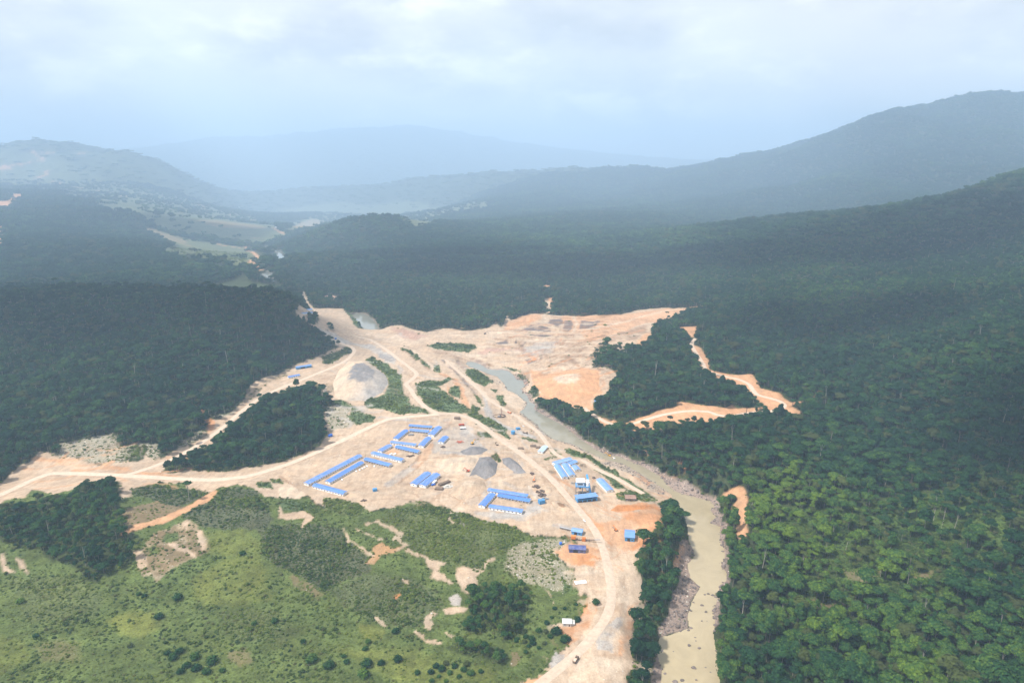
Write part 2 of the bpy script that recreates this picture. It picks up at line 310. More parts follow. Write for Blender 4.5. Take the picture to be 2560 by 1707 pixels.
# grassland
paint('grass', D_low + H_low + P('S', (1300,2100), (300,2300), (-500,2300), (-600,1400)))
# far fields
paint('farm', P('A', (960,740), (1100,760), (1300,820), (1500,850), (1690,870), (1760,940), (1740,980), (1600,1010), (1500,960), (1300,940), (1100,900), (1250,870), (1100,800)))
paint('farm', P('A', (1340,690), (1600,650), (1750,690), (1900,720), (1950,790), (1800,830), (1500,800), (1200,700)))
paint('farm', P('A', (0,250), (200,330), (300,280), (500,420), (900,480), (1300,560), (1600,650), (1500,700), (1100,600), (800,560), (500,480), (200,420), (0,380)), feather=3)
paint('farm', P('A', (1680,590), (2338,560), (2338,690), (2200,730), (1960,780), (2000,700), (2200,650), (2050,640), (1800,600)), feather=2)
paint('farm', P('B', (0,560), (500,555), (760,590), (1100,600), (700,660), (640,720), (540,740), (430,680), (300,650), (0,680)), feather=2)
paint('farm', P('A', (-100,230), (250,235), (520,330), (760,430), (1150,520), (1500,600), (1900,720), (1950,800), (1800,850), (1500,810), (1150,760), (700,600), (300,490), (-100,430)), feather=4, patch=.3, strength=.9)
paint('farm', P('A', (-100,180), (250,170), (700,230), (1000,270), (1300,420), (1500,560), (1100,500), (700,400), (300,260), (-100,240)), feather=6, patch=.45, strength=.45)
paint('farmdry', P('A', (960,740), (1060,750), (1250,810), (1300,870), (1150,820)), feather=2, strength=.7)
paint('farmdry', P('A', (1340,690), (1500,690), (1750,720), (1850,740), (1700,750), (1450,730)), feather=2, strength=.7)
paint('farmdry', P('A', (2000,730), (2150,680), (2230,700), (2180,740), (2020,755)), strength=.9)
paint('openwood', P('A', (1380,1120), (1700,1110), (2060,1170), (2100,1270), (1900,1290), (1700,1200), (1400,1180)), feather=2)
paint('farm', P('F', (1800,-60), (1950,-100), (2100,-110), (2200,-60), (2000,-20)), feather=4, strength=.4)
for q in (((0,325),(60,320),(130,300),(220,285),(300,268),(260,245),(225,225)), ((320,350),(325,380),(290,390),(230,400)), ((330,420),(400,437)), ((500,463),(565,465)), ((680,490),(800,510),(880,525)), ((1370,580),(1410,610)), ((1690,870),(1740,910),(1770,945),(1720,985)), ((1740,980),(1800,1030)), ((1770,945),(1850,930)), ((1880,740),(1960,790)), ((1670,685),(1750,690)), ((1570,650),(1620,650)), ((1730,810),(1780,810)), ((1800,715),(1850,720)), ((1500,855),(1690,885)), ((270,220),(370,225)), ((520,230),(570,233))):
    paint('peach', P('A', *q), width=15 if q[0][1] < 500 else 8, feather=1.2, warp=.4)
for q in (((40,460),(90,480),(80,510),(150,515),(150,545),(90,550),(50,610),(0,590),(-60,600),(-60,560),(50,560),(70,530)), ((-80,700),(0,710),(15,780),(20,880),(-80,880)), ((-200,300),(0,318),(70,312),(60,335),(0,345),(-200,340))): paint('peach', P('A', *q), warp=.6)
# the worked ground
P_site = D_up + P('E', (470,485), (440,430), (360,380), (280,320), (230,270), (120,215), (120,180), (250,170), (400,170), (520,170), (580,240), (640,330), (830,345), (910,315), (1000,315), (1110,345), (1220,370), (1330,340), (1440,340), (1540,360), (1640,345), (1740,330), (1800,275), (1845,340), (1900,230), (1940,270), (2000,240), (2100,215), (2200,215), (2335,230)) \
    + P('F', (330,200), (450,215), (560,195), (620,225), (700,200), (760,185), (850,165), (960,150), (1100,145), (1230,155), (1350,125), (1350,150), (1220,170), (1120,215), (1060,235), (1010,240), (970,330), (930,400), (880,440), (780,420), (760,480), (640,400), (580,410), (540,450), (520,500), (540,580), (640,575), (700,620), (710,660), (640,720), (640,760), (560,800), (540,840), (520,870), (500,890), (420,890), (340,840), (290,800), (180,790), (110,830), (120,900), (200,940), (290,1000), (380,1060), (440,1110), (500,1150), (560,1190), (640,1225), (730,1240), (820,1280), (900,1310), (970,1350), (1040,1380), (1090,1420)) \
    + P('I', (960,180), (1050,200), (1200,290), (960,320), (870,280)) + I_strip_left[::-1] + P('H', (1560,1640)) + H_low[::-1][1:] + D_low[::-1]
paint('soil', P_site)
paint('pale', P('E', (180,30), (215,35), (245,130), (300,190), (270,200), (215,130), (175,70)), warp=.3)
paint('peach', P('N', (1160,25), (1250,15), (1230,60), (1215,130), (1190,185), (1165,180), (1190,120), (1180,60)), warp=.3)
paint('peach', P('N', (770,85), (790,90), (812,190), (790,200)), warp=.3); paint('peach', P('F', (160,0), (190,-30), (230,-25), (225,5)), warp=.4); paint('peach', P('F', (330,20), (385,70), (350,60)), warp=.4)
# bare cuts on the right bank
paint('peach', P('F', (560,930), (630,960), (770,990), (830,970), (950,935), (1000,905), (1150,870), (1160,835), (1240,840), (1330,860), (1440,870), (1500,880), (1560,855), (1590,890), (1740,880), (1850,905), (1960,905), (2050,945), (2070,910), (2000,870), (2090,830), (2000,840), (1950,815), (1900,770), (1770,735), (1745,680), (1705,632), (1600,640), (1450,618), (1400,600), (1390,530), (1330,440), (1260,410), (1240,430), (1270,495), (1320,545), (1325,620), (1420,640), (1500,680), (1560,695), (1650,735), (1700,785), (1770,850), (1740,930), (1560,955), (1450,985), (1350,1005), (1240,1000), (1100,985), (1090,1030), (980,1042), (860,1032), (830,1110), (812,1060), (820,1020), (700,1035), (620,1010), (550,960)), warp=.35)
paint('peach', P('F', (1150,290), (1300,280), (1320,300), (1290,330), (1270,360), (1210,330)), warp=.4); paint('orange', P('F', (1150,430), (1200,410), (1190,430), (1160,445)), warp=.4)
paint('orange', P('F', (1160,1270), (1190,1275), (1225,1330), (1215,1350), (1180,1310)), warp=.4); paint('peach', P('F', (915,1195), (970,1210), (980,1230), (930,1220)), warp=.5)
paint('orange', P('F', (2190,740), (2215,760), (2190,790), (2150,800)), warp=.5)
paint('peach', P('I', (1230,290), (1280,240), (1340,200), (1440,190), (1460,270), (1455,360), (1465,430), (1465,520), (1440,552), (1390,540), (1390,440), (1370,380), (1350,330), (1390,280), (1330,255), (1280,290)), warp=.4)
paint('orange', P('D', (1375,835), (1410,835), (1405,880), (1480,920), (1470,980), (1430,1000), (1420,940), (1385,880)), warp=.4, strength=.7)
# quarry tones
paint('peach', P('E', (1880,345), (1900,300), (2000,240), (2190,215), (2200,250), (2100,290), (2000,340)), strength=.8)
paint('peach', P('F', (300,210), (560,200), (760,190), (1100,150), (1350,130), (1220,170), (1060,235), (900,270), (720,330), (560,380), (500,390), (420,330), (300,330)), strength=.75)
paint('peach', P('F', (930,340), (960,330), (930,400), (880,440), (840,420), (860,380)), strength=.9)
paint('peach', P('N', (980,800), (1150,850), (1300,830), (1600,790), (1742,800), (1742,1040), (1650,1140), (1700,1230), (1540,1240), (1350,1160), (1200,1130), (1080,1100), (1140,1010), (1010,980), (990,900)), strength=.9)
paint('orange', P('N', (1480,900), (1600,860), (1720,880), (1720,1000), (1620,1100), (1480,1130), (1330,1080), (1300,1020), (1420,1040), (1560,1000)), strength=.35, feather=3)
paint('soil', P('N', (1040,560), (1300,480), (1420,480), (1742,470), (1742,640), (1640,760), (1300,810), (1180,800), (1150,700), (1100,640)), strength=.5, patch=.5)
paint('brown', P('N', (1290,680), (1400,650), (1500,680), (1420,740), (1310,750)), strength=.6, feather=2); paint('brown', P('N', (1300,540), (1480,510), (1560,560), (1400,580)), strength=.4, feather=2)
paint('gravel', P('N', (900,560), (1080,510), (1300,490), (1240,560), (1130,620), (960,670), (860,640)), strength=.8)
for q in (((875,385),(1000,320),(1060,300),(1180,360),(1220,395),(1100,400),(950,390)), ((1140,300),(1200,265),(1310,250),(1330,280),(1290,340),(1200,330)), ((1320,370),(1350,270),(1420,265),(1450,300),(1420,370),(1370,400)), ((1500,370),(1520,270),(1600,280),(1742,275),(1742,300),(1640,350)), ((960,430),(1050,420),(1230,425),(1120,460)), ((600,530),(680,500),(745,475),(740,520),(640,550)), ((900,690),(1110,655),(1090,690),(960,740)), ((860,550),(920,500),(940,510),(880,560))): paint('darkrock', P('N', *q), patch=.35, warp=.6)
paint('brown', P('E', (930,330), (1060,350), (1190,400), (1140,440), (1060,440), (960,370)), strength=.6, feather=2); paint('brown', P('F', (600,390), (720,320), (860,290), (950,270), (940,330), (820,380), (700,400)), strength=.6, patch=.4)
paint('brown', P('E', (1240,500), (1420,545), (1500,560), (1480,590), (1300,540)), strength=.5); paint('pinkish', P('N', (380,600), (560,570), (740,560), (720,600), (500,640), (420,650)), strength=.7)
paint('pinkish', P('N', (160,680), (200,680), (220,790), (180,740)), strength=.8); paint('brown', P('N', (450,735), (540,730), (595,770), (520,770)), strength=.8); paint('brown', P('N', (980,820), (970,960), (920,930), (830,880), (900,820)), strength=.6)
# gravel on the site
paint('gravel', P('E', (300,330), (420,350), (480,405), (640,465), (760,470), (860,520), (985,600), (960,640), (880,630), (780,520), (620,475), (470,450), (380,390)), strength=.9)
paint('darkgravel', P('E', (820,540), (900,560), (970,610), (900,620), (830,580)), strength=.6)
paint('darkgravel', P('M', (830,240), (1000,200), (1100,280), (1250,440), (1300,480), (1180,560), (1100,580), (950,560), (740,550), (560,560), (560,520), (740,510), (900,500), (1050,430), (1000,330)), strength=.65)
paint('darkgravel', P('M', (1490,620), (1600,600), (1760,720), (1850,830), (1720,850), (1620,780), (1500,680)), strength=.75)
paint('gravel', P('M', (1320,1420), (1500,1400), (1780,1440), (1900,1330), (2120,1320), (2050,1420), (1850,1480), (1600,1510), (1400,1480)), strength=.9)
paint('gravel', P('M', (950,1260), (1100,1160), (1160,1180), (1040,1300)), strength=.6); paint('gravel', P('M', (850,160), (1000,130), (1100,190), (1150,300), (1040,300), (900,230)), strength=.7)
paint('gravel', P('N', (460,1080), (500,1080), (520,1180), (560,1240), (580,1320), (700,1400), (850,1450), (1040,1530), (1040,1560), (800,1480), (600,1400), (500,1310), (480,1220), (500,1190)), warp=.4)
paint('gravel', P('I', (380,1270), (440,1180), (540,1100), (580,1110), (540,1230), (490,1340), (400,1330)), strength=.9); paint('gravel', P('I', (60,1420), (110,1360), (180,1380), (150,1460), (90,1480)))
paint('gravel', P('I', (550,480), (640,470), (750,480), (755,520), (660,540), (590,520)), warp=.4); paint('darkgravel', P('I', (690,475), (745,475), (755,510), (715,505)), strength=.7, warp=.4); paint('gravel', P('I', (550,610), (620,605), (610,655), (560,655)), strength=.8, warp=.3)
paint('pale', P('I', (260,1400), (340,1380), (480,1390), (560,1420), (600,1500), (590,1568), (200,1568), (250,1480)), strength=.8, patch=.3)
paint('pale', P('I', (470,600), (560,600), (680,700), (730,860), (700,1000), (560,1090), (540,900), (500,720)), strength=.6)
# orange earth by the lower yard
paint('peach', P('I', (360,440), (560,420), (860,330), (880,450), (800,500), (790,590), (690,620), (640,660), (480,580), (400,520)), strength=.8)
paint('orange', P('I', (500,350), (560,318), (820,315), (850,360), (700,350), (560,370)), strength=.75); paint('orange', P('I', (560,360), (860,400), (880,450), (800,500), (700,470), (600,410)), strength=.45, feather=2)
paint('orange', P('I', (690,560), (790,520), (790,590), (700,612), (650,660), (625,620)), strength=.7)
paint('peach', P('I', (90,630), (200,590), (320,590), (400,620), (435,700), (400,745), (230,740), (150,690)), warp=.6); paint('orange', P('I', (220,680), (400,640), (420,700), (390,735), (240,735)), strength=.6)
paint('orange', P('I', (330,960), (420,1000), (410,1060), (330,1180), (280,1260), (200,1310), (180,1230), (80,1180), (180,1170), (260,1120), (300,1080)), strength=.6, warp=.6); paint('peach', P('I', (620,1040), (690,1000), (660,1150), (640,1260), (560,1370), (520,1360), (580,1230)), strength=.8, feather=2)
paint('brown', P('I', (75,290), (150,280), (240,340), (200,350), (120,340)), strength=.45); paint('pale', P('M', (1300,920), (1500,900), (1560,1000), (1500,1080), (1290,1060)), strength=.5)
paint('peach', P('L', (1280,560), (1400,480), (1540,520), (1480,560), (1330,560)), strength=.8, warp=.3)
# finer marks read off the site
for cl, q, wd, st in (('brown', ((0,1045),(60,1085),(120,1130),(200,1195),(240,1230)), 1.5, .6), ('brown', ((560,1105),(640,1040),(700,985),(760,930)), 1.3, .7), ('gravel', ((585,1095),(655,1040),(725,985)), 6, .6), ('brown', ((610,1110),(690,1050),(770,960)), 1.2, .6), ('brown', ((700,1140),(740,1150),(765,1185)), 1.2, .6), ('peach', ((900,760),(830,850),(760,960),(720,1000)), 5, .5), ('pale', ((440,950),(600,1000),(720,930),(820,850),(880,770)), 4, .6),
        ('brown', ((20,985),(150,950),(300,880),(450,800),(620,745)), 1.6, .5), ('brown', ((60,960),(200,915),(330,855)), 2.2, .4), ('pale', ((870,880),(960,860),(1060,800)), 3, .6),
        ('peach', ((860,500),(930,530),(970,580),(975,640),(1000,690)), 5.5, .9), ('peach', ((900,560),(915,620),(960,660)), 3, .8), ('darkrock', ((870,425),(940,500),(1010,570),(1060,630)), 2.2, .8), ('pale', ((900,420),(985,500),(1090,610)), 4, .9), ('brown', ((650,370),(700,400),(760,450),(790,480)), 3, .7), ('pale', ((700,380),(780,430),(810,480)), 4, .8), ('brown', ((820,490),(900,520),(980,560)), 1.8, .6), ('brown', ((820,350),(980,400),(1100,440)), 2, .5), ('brown', ((760,310),(900,330),(1050,345)), 2, .4),
        ('pale', ((740,320),(850,300),(1000,295),(1150,285),(1300,280),(1480,285)), 5, .9), ('pale', ((1430,100),(1440,160),(1410,190),(1420,230),(1500,280)), 4.5, .9), ('pale', ((1570,195),(1575,240),(1560,275)), 5, .9), ('pale', ((1480,285),(1600,275),(1750,250),(1900,205),(2050,165),(2160,150)), 5, .8), ('pale', ((1060,360),(1200,350),(1330,330),(1440,310)), 4, .7), ('pinkish', ((1050,390),(1180,370),(1290,375)), 6, .7), ('brown', ((1230,300),(1280,340),(1290,400)), 2.5, .5), ('pale', ((1480,430),(1540,405),(1610,425),(1600,470),(1530,485),(1480,455)), 4, .8), ('brown', ((1500,440),(1560,430),(1580,455)), 5, .5), ('brown', ((1560,365),(1680,310),(1800,290),(1950,255)), 5, .55), ('orange', ((1650,330),(1800,300),(1940,270)), 3, .5), ('brown', ((1380,470),(1450,440),(1500,400),(1600,350)), 2.5, .5), ('orange', ((1350,520),(1420,500),(1550,480),(1700,470)), 3, .5), ('brown', ((1620,480),(1700,470),(1770,500)), 4, .5),
        ('gravel', ((1060,1240),(1180,1265),(1300,1270),(1380,1220)), 6, .7), ('gravel', ((1380,880),(1280,840),(1150,760)), 3, .4), ('brown', ((1330,1000),(1450,1090),(1560,1190),(1640,1280)), 1.5, .45), ('brown', ((1360,990),(1500,1110),(1600,1200)), 1.2, .4), ('orange', ((1560,1180),(1640,1260),(1720,1330)), 4, .45), ('gravel', ((1480,1310),(1540,1320)), 4, .7), ('pale', ((1600,1130),(1720,1160),(1800,1120)), 4, .6)):
    paint(cl, P('Q', *q), width=wd, strength=st, warp=.7, feather=.9)
paint('gravel', P('Q', (850,800), (1000,790), (1090,880), (1010,935), (870,925), (800,910)), strength=.55, patch=.2); paint('pale', P('Q', (820,960), (1000,940), (1090,950), (1010,1040), (860,1040)), strength=.7, feather=2); paint('soil', P('Q', (960,1060), (1180,1070), (1120,1150), (1010,1200), (900,1160)), strength=.5); paint('gravel', P('Q', (1330,380), (1490,335), (1450,395), (1350,415)), strength=.7); paint('pinkish', P('Q', (570,250), (700,270), (780,300), (700,330), (620,290)), strength=.7, feather=2); paint('pale', P('Q', (430,270), (600,290), (740,330), (700,360), (520,320)), strength=.5)
# green islands on the site
for c, q in (('trees', P('D', (1110,1270), (1130,1210), (1190,1195), (1320,1150), (1310,1050), (1350,1110), (1460,1080), (1470,1000), (1550,1010), (1640,950), (1680,880), (1760,800), (1800,740), (1870,740), (2010,690), (2060,690), (2200,660), (2230,760), (2338,770), (2338,800), (2250,810), (2230,900), (2270,990), (2220,1060), (2170,1110), (2060,1140), (1950,1190), (1780,1225), (1640,1240), (1500,1262), (1300,1255), (1180,1272))),
             ('rubble', P('E', (380,990), (500,980), (600,1010), (570,1060), (640,1120), (570,1170), (430,1190), (410,1080))),
             ('lowgreen', P('E', (420,940), (520,930), (600,980), (700,1030), (800,1070), (780,1110), (640,1140), (570,1070), (600,1010), (480,980))),
             ('lowgreen', P('E', (720,600), (770,570), (860,620), (970,680), (1020,740), (1030,830), (1060,890), (1090,950), (1130,990), (1230,1030), (1280,1065), (1180,1040), (1000,1050), (860,1020), (720,980), (720,930), (850,890), (910,790), (880,720), (800,660))),
             ('lowgreen', P('E', (1130,810), (1240,770), (1330,780), (1420,740), (1450,760), (1380,800), (1320,820), (1400,880), (1430,910), (1500,960), (1590,1020), (1560,1050), (1420,1040), (1280,1010), (1180,960), (1140,900))),
             ('lowgreen', P('E', (1430,830), (1490,810), (1500,920), (1440,900))), ('lowgreen', P('E', (1570,840), (1600,880), (1650,960), (1710,990), (1690,940), (1640,900))), ('lowgreen', P('E', (1590,960), (1660,1010), (1660,1060), (1600,1030))),
             ('lowgreen', P('E', (1240,475), (1320,455), (1600,460), (1630,500), (1560,530), (1400,525), (1290,505))), ('lowgreen', P('E', (1530,670), (1600,670), (1700,720), (1790,790), (1720,825), (1620,780), (1540,720))),
             ('lowgreen', P('E', (1000,500), (1060,510), (1130,560), (1200,620), (1240,670), (1180,640), (1100,560))), ('lowgreen', P('E', (1270,640), (1330,640), (1330,720), (1290,700))), ('lowgreen', P('E', (1590,1030), (1700,1080), (1880,1190), (1900,1250), (1760,1180), (1580,1060))),
             ('lowgreen', P('E', (1850,655), (1930,660), (2000,700), (1920,690))), ('scrub', P('E', (350,590), (430,540), (540,490), (600,500), (590,540), (490,590), (430,640), (370,640))),
             ('lowgreen', P('E', (560,200), (590,210), (640,270), (660,330), (620,300), (590,250))), ('trees', P('E', (370,300), (450,310), (440,345), (370,335))), ('trees', P('E', (230,220), (300,225), (295,275), (240,270))),
             ('lowgreen', P('M', (1140,240), (1250,230), (1370,320), (1160,300))), ('scrub', P('M', (1320,590), (1400,530), (1490,660), (1440,680))),
             ('lowgreen', P('M', (980,-40), (1050,0), (1200,110), (1290,180), (1180,150), (1000,20))), ('lowgreen', P('M', (1120,-30), (1210,0), (1350,60), (1480,120), (1580,190), (1540,220), (1610,320), (1560,320), (1420,230), (1290,120))),
             ('lowgreen', P('M', (1760,310), (1900,320), (2080,400), (1980,385))), ('olive', P('M', (2200,470), (2310,500), (2352,560), (2280,620), (2230,560))), ('olive', P('M', (2100,640), (2250,590), (2260,620), (2130,655))),
             ('lowgreen', P('N', (620,1080), (690,1080), (700,1200), (640,1190))), ('lowgreen', P('N', (550,1020), (610,1025), (600,1055), (560,1050))), ('scrub', P('N', (790,850), (880,860), (960,920), (980,960), (920,940), (820,890))), ('scrub', P('N', (930,1080), (1010,990), (1080,980), (1080,1080), (1010,1120), (950,1120))),
             ('lowgreen', P('K', (260,120), (320,90), (400,130), (520,180), (640,240), (760,320), (940,400), (1000,470), (1160,540), (1330,660), (1440,740), (1480,800), (1330,720), (1180,640), (1100,560), (960,470), (760,380), (560,250), (380,210))),
             ('lowgreen', P('K', (600,350), (720,390), (900,470), (1060,600), (1090,640), (920,640), (880,560), (780,450), (640,380))), ('lowgreen', P('K', (950,680), (1080,690), (1100,640), (1300,690), (1460,800), (1400,820), (1220,800), (1050,790), (960,760))),
             ('lowgreen', P('D', (1760,1330), (1870,1330), (1880,1370), (1780,1365))), ('lowgreen', P('D', (1870,1310), (1940,1315), (1950,1340), (1880,1335))), ('lowgreen', P('H', (0,265), (120,285), (240,300), (260,350), (120,360), (0,340))), ('olive', P('H', (320,255), (430,270), (560,310), (620,350), (560,390), (400,370), (300,300)))):
    paint(c, q, warp=.8)
paint('rubble', P('D', (420,1070), (560,1040), (760,1010), (830,1100), (1000,1070), (1090,1080), (1090,1150), (1040,1190), (980,1120), (960,1180), (850,1180), (740,1215), (640,1190), (560,1155), (430,1160)))
paint('rubble', P('D', (1240,1080), (1400,960), (1420,990), (1350,1060), (1250,1100)), strength=.8); paint('rubble', P('D', (1430,880), (1500,900), (1640,850), (1590,860), (1500,870)), strength=.7); paint('dry', P('D', (1680,770), (1740,690), (1900,610), (1990,560), (1980,600), (1800,690), (1740,760)), strength=.6, patch=.4)
paint('scrub', P('D', (860,1110), (980,1080), (990,1110), (960,1180), (870,1190)), strength=.8); paint('brown', P('D', (1400,920), (1440,930), (1420,1010), (1360,1060)), strength=.4)
paint('dry', P('E', (150,770), (330,790), (440,790), (470,900), (380,860), (300,800)), strength=.5, patch=.5)
# grassland patches
for c, q, kw in (('trees', P('G', (-200,330), (0,300), (90,290), (230,290), (280,250), (440,250), (560,170), (700,140), (810,150), (800,240), (830,330), (900,420), (920,500), (880,580), (930,650), (860,720), (760,780), (660,840), (590,830), (560,760), (430,730), (330,680), (200,600), (60,560), (-200,520)), {}),
        ('scrub', P('G', (890,200), (1060,170), (1200,190), (1400,210), (1430,240), (1300,300), (1190,320), (1070,280), (940,250)), {}), ('dry', P('G', (830,340), (940,320), (1100,290), (1170,320), (1300,310), (1280,340), (1100,420), (930,450), (840,480)), dict(patch=.25)),
        ('scrub', P('G', (1270,380), (1340,320), (1480,250), (1560,190), (1650,180), (1760,210), (1840,300), (1900,400), (1880,450), (1820,510), (1700,470), (1560,470), (1400,460), (1300,420)), {}),
        ('peach', P('G', (1510,205), (1440,290), (1340,325), (1230,385), (1130,440), (930,485), (820,525), (840,500), (920,450), (1060,420), (1150,380), (1280,320), (1400,250), (1470,215)), dict(warp=.5)),
        ('soil', P('G', (1160,470), (1280,410), (1360,450), (1430,540), (1440,600), (1290,690), (1130,800), (1090,830), (950,750), (880,620), (970,610), (1050,540)), dict(strength=.65, patch=.2)), ('dry', P('G', (1160,480), (1090,510), (1030,560), (970,620), (890,620), (950,740), (1040,780), (1090,830), (1130,790), (1280,690), (1420,640), (1440,590), (1380,540), (1340,460), (1280,420), (1250,470), (1220,440)), dict(patch=.45)),
        ('soil', P('G', (890,620), (970,620), (1000,660), (1010,740), (950,740)), dict(strength=.7)), ('soil', P('G', (1255,470), (1265,420), (1290,430), (1285,490)), {}), ('soil', P('G', (1340,470), (1400,480), (1420,600), (1390,640), (1350,560)), dict(patch=.4)), ('soil', P('G', (1160,560), (1240,570), (1330,640), (1340,670), (1220,600)), dict(patch=.35)), ('grass', P('G', (1010,600), (1090,590), (1100,640), (1020,660)), {}), ('grass', P('G', (1160,490), (1240,490), (1260,550), (1140,560)), {}),
        ('soil', P('G', (0,640), (30,640), (40,720), (60,750), (110,770), (60,775), (15,770)), dict(warp=.5)), ('soil', P('G', (115,670), (170,690), (190,730), (210,780), (150,740)), dict(warp=.5)),
        ('scrub', P('G', (1800,540), (1880,450), (2000,440), (2200,440), (2352,470)) + P('H', (470,545), (560,620), (600,660), (590,700), (620,760), (560,800), (420,850), (360,880), (300,910), (200,860), (100,800), (0,740)) + P('G', (1900,730), (1820,640)), {}),
        ('meadow', P('G', (1340,800), (1560,680), (1790,660), (1850,830), (1890,960), (1680,1000), (1430,1010), (1340,940)), dict(feather=4, strength=.7)), ('meadow', P('G', (740,1110), (900,1040), (1060,1050), (1080,1170), (980,1230), (850,1200)), dict(feather=3)), ('meadow', P('G', (-100,1180), (140,1260), (180,1380), (0,1480), (-100,1480)), dict(feather=3, strength=.6)),
        ('meadow', P('G', (1400,500), (1640,470), (1800,560), (1780,650), (1560,660), (1430,640)), dict(feather=3, strength=.6)), ('dry', P('G', (230,1280), (420,1240), (560,1270), (540,1380), (300,1380)), dict(feather=4, strength=.35)), ('olive', P('G', (60,800), (560,820), (700,960), (640,1080), (420,1160), (150,1080)), dict(feather=4, strength=.7)),
        ('olive', P('G', (1500,1050), (1860,1020), (2060,1180), (1950,1260), (1640,1250)), dict(feather=4, strength=.7)), ('dry', P('G', (1560,1330), (1700,1300), (1760,1390), (1660,1430)), dict(feather=2, strength=.5)), ('dry', P('G', (2000,800), (2150,850), (2240,930), (2200,960), (2050,900)), dict(patch=.3, strength=.7)),
        ('olive', P('H', (860,340), (960,290), (1100,320), (1400,410), (1560,450), (1700,490), (1640,560), (1580,640), (1480,680), (1400,750), (1240,740), (1160,700), (1060,680), (950,640), (870,590), (850,520), (780,470), (700,420), (760,360)), {}),
        ('scrub', P('H', (360,890), (640,780), (880,800), (1050,900), (1150,1000), (1050,1150), (850,1150), (620,1090), (450,1010)), dict(feather=4, strength=.6)), ('meadow', P('H', (520,1130), (640,1120), (740,1160), (720,1230), (600,1240)), dict(feather=2)), ('meadow', P('H', (400,1300), (900,1300), (1200,1420), (1500,1440), (1500,1541), (1100,1541), (800,1541)), dict(feather=5, strength=.7)),
        ('rubble', P('H', (1600,600), (1700,560), (1880,540), (2030,560), (1900,640), (2000,740), (2030,860), (1960,900), (1800,870), (1650,830), (1560,750)), dict(feather=2, strength=.75)), ('lowgreen', P('H', (1960,830), (2030,870), (2010,910), (1960,900)), {}),
        ('trees', P('H', (1280,920), (1380,870), (1500,860), (1640,880), (1740,900), (1750,960), (1710,1050), (1700,1150), (1640,1240), (1540,1250), (1480,1180), (1400,1200), (1290,1200), (1250,1120), (1320,1060), (1280,990)), {}), ('trees', P('H', (1150,1290), (1250,1230), (1350,1240), (1500,1280), (1570,1340), (1540,1420), (1420,1380), (1300,1350), (1180,1330)), dict(strength=.9)),
        ('dry', P('H', (1600,1330), (1660,1320), (1650,1420), (1590,1430)), dict(strength=.8)), ('peach', P('H', (1700,1525), (1790,1500), (1860,1470), (1850,1541), (1690,1541)), {}),
        ('soil', P('H', (1000,670), (1080,690), (1170,715), (1100,720), (1090,770), (1140,800), (1200,850), (1130,840), (1040,810), (1060,760), (1010,710)), dict(feather=1.6)), ('soil', P('H', (1230,740), (1300,735), (1390,770), (1340,800), (1340,880), (1280,920), (1260,860), (1220,790)), dict(feather=1.8, patch=.2)),
        ('gravel', P('H', (1170,950), (1230,925), (1265,960), (1250,1010), (1190,1000)), dict(warp=.5)), ('soil', P('H', (1130,1035), (1200,1010), (1295,1020), (1270,1055), (1150,1065)), dict(warp=.5, patch=.1)), ('orange', P('H', (785,940), (825,920), (835,940), (800,962)), dict(warp=.3, strength=.8)), ('pale', P('H', (0,190), (90,170), (200,240), (150,270), (0,260)), dict(patch=.2)),
        ('soil', P('H', (0,310), (40,370), (90,360), (170,350), (250,390), (200,430), (150,470), (180,400), (60,410), (0,400)), dict(warp=.5)), ('peach', P('H', (640,600), (700,570), (780,610), (860,590), (800,640), (700,650), (640,720), (590,710), (640,650)), dict(warp=.5, strength=.7))):
    paint(c, q, **kw)
for q, wd in ((((620,440),(690,420),(740,460),(790,490),(830,510),(800,550),(860,590),(800,630)), 2.2), (((440,470),(480,550),(560,600),(630,650)), 1.8), (((540,470),(620,510),(690,550)), 1.5), (((880,620),(1000,670)), 2), (((1390,765),(1430,710),(1480,680)), 2), (((1070,1060),(1035,1100),(1045,1160)), 3), (((940,1190),(1000,1250),(1100,1262)), 1.6), (((660,1080),(740,1140)), 1.3), (((850,820),(890,850)), 1.3), (((1160,1190),(1190,1220)), 1.4), (((1840,900),(1880,960),(1895,990)), .8)):
    paint('soil', P('H', *q), width=wd, warp=1, strength=.85)
# river banks
paint('trees', I_strip_left[1:] + P('I', (860,290), (960,300), (1000,360), (1020,500), (1000,560), (990,650), (950,720), (940,780), (1000,790), (980,880), (940,960), (900,1100), (830,1200), (830,1300), (810,1400), (790,1500), (780,1700)), warp=.7)
paint('bank', P('I', (1000,560), (1045,560), (1085,640), (1080,700), (1040,740), (1130,890), (1060,1000), (1050,1190), (960,1220), (850,1250), (830,1200), (900,1100), (940,960), (980,880), (1000,790), (940,780), (960,720)), warp=.5)
paint('peach', P('I', (985,600), (1025,600), (1000,700), (980,790), (940,780), (960,720)), strength=.6); paint('bank', P('I', (770,1700), (780,1568), (790,1500), (810,1400), (830,1300), (825,1310), (840,1400), (860,1480), (850,1568), (850,1700)), warp=.4)
paint('shoal', P('I', (420,20), (560,70), (700,130), (760,190), (830,240), (880,240), (840,170), (760,100), (640,40), (560,0)), warp=.5); paint('bank', P('I', (900,110), (1000,140), (1080,180), (1190,270), (1200,295), (1050,270), (960,225), (890,170)), warp=.5)
w = np.array(RIV_W[0]); nl = len(lower_l)
paint('bank', None, world=w[nl+13:nl+50], width=7, warp=1); paint('bank', None, world=w[nl:nl+14], width=5, warp=1); paint('shoal', None, world=w[20:nl], width=5, warp=1)
paint('pale', P('N', (600,900), (700,960), (760,1040), (860,1080), (930,1150), (900,1225), (800,1220), (720,1180), (700,1080)), strength=.7)
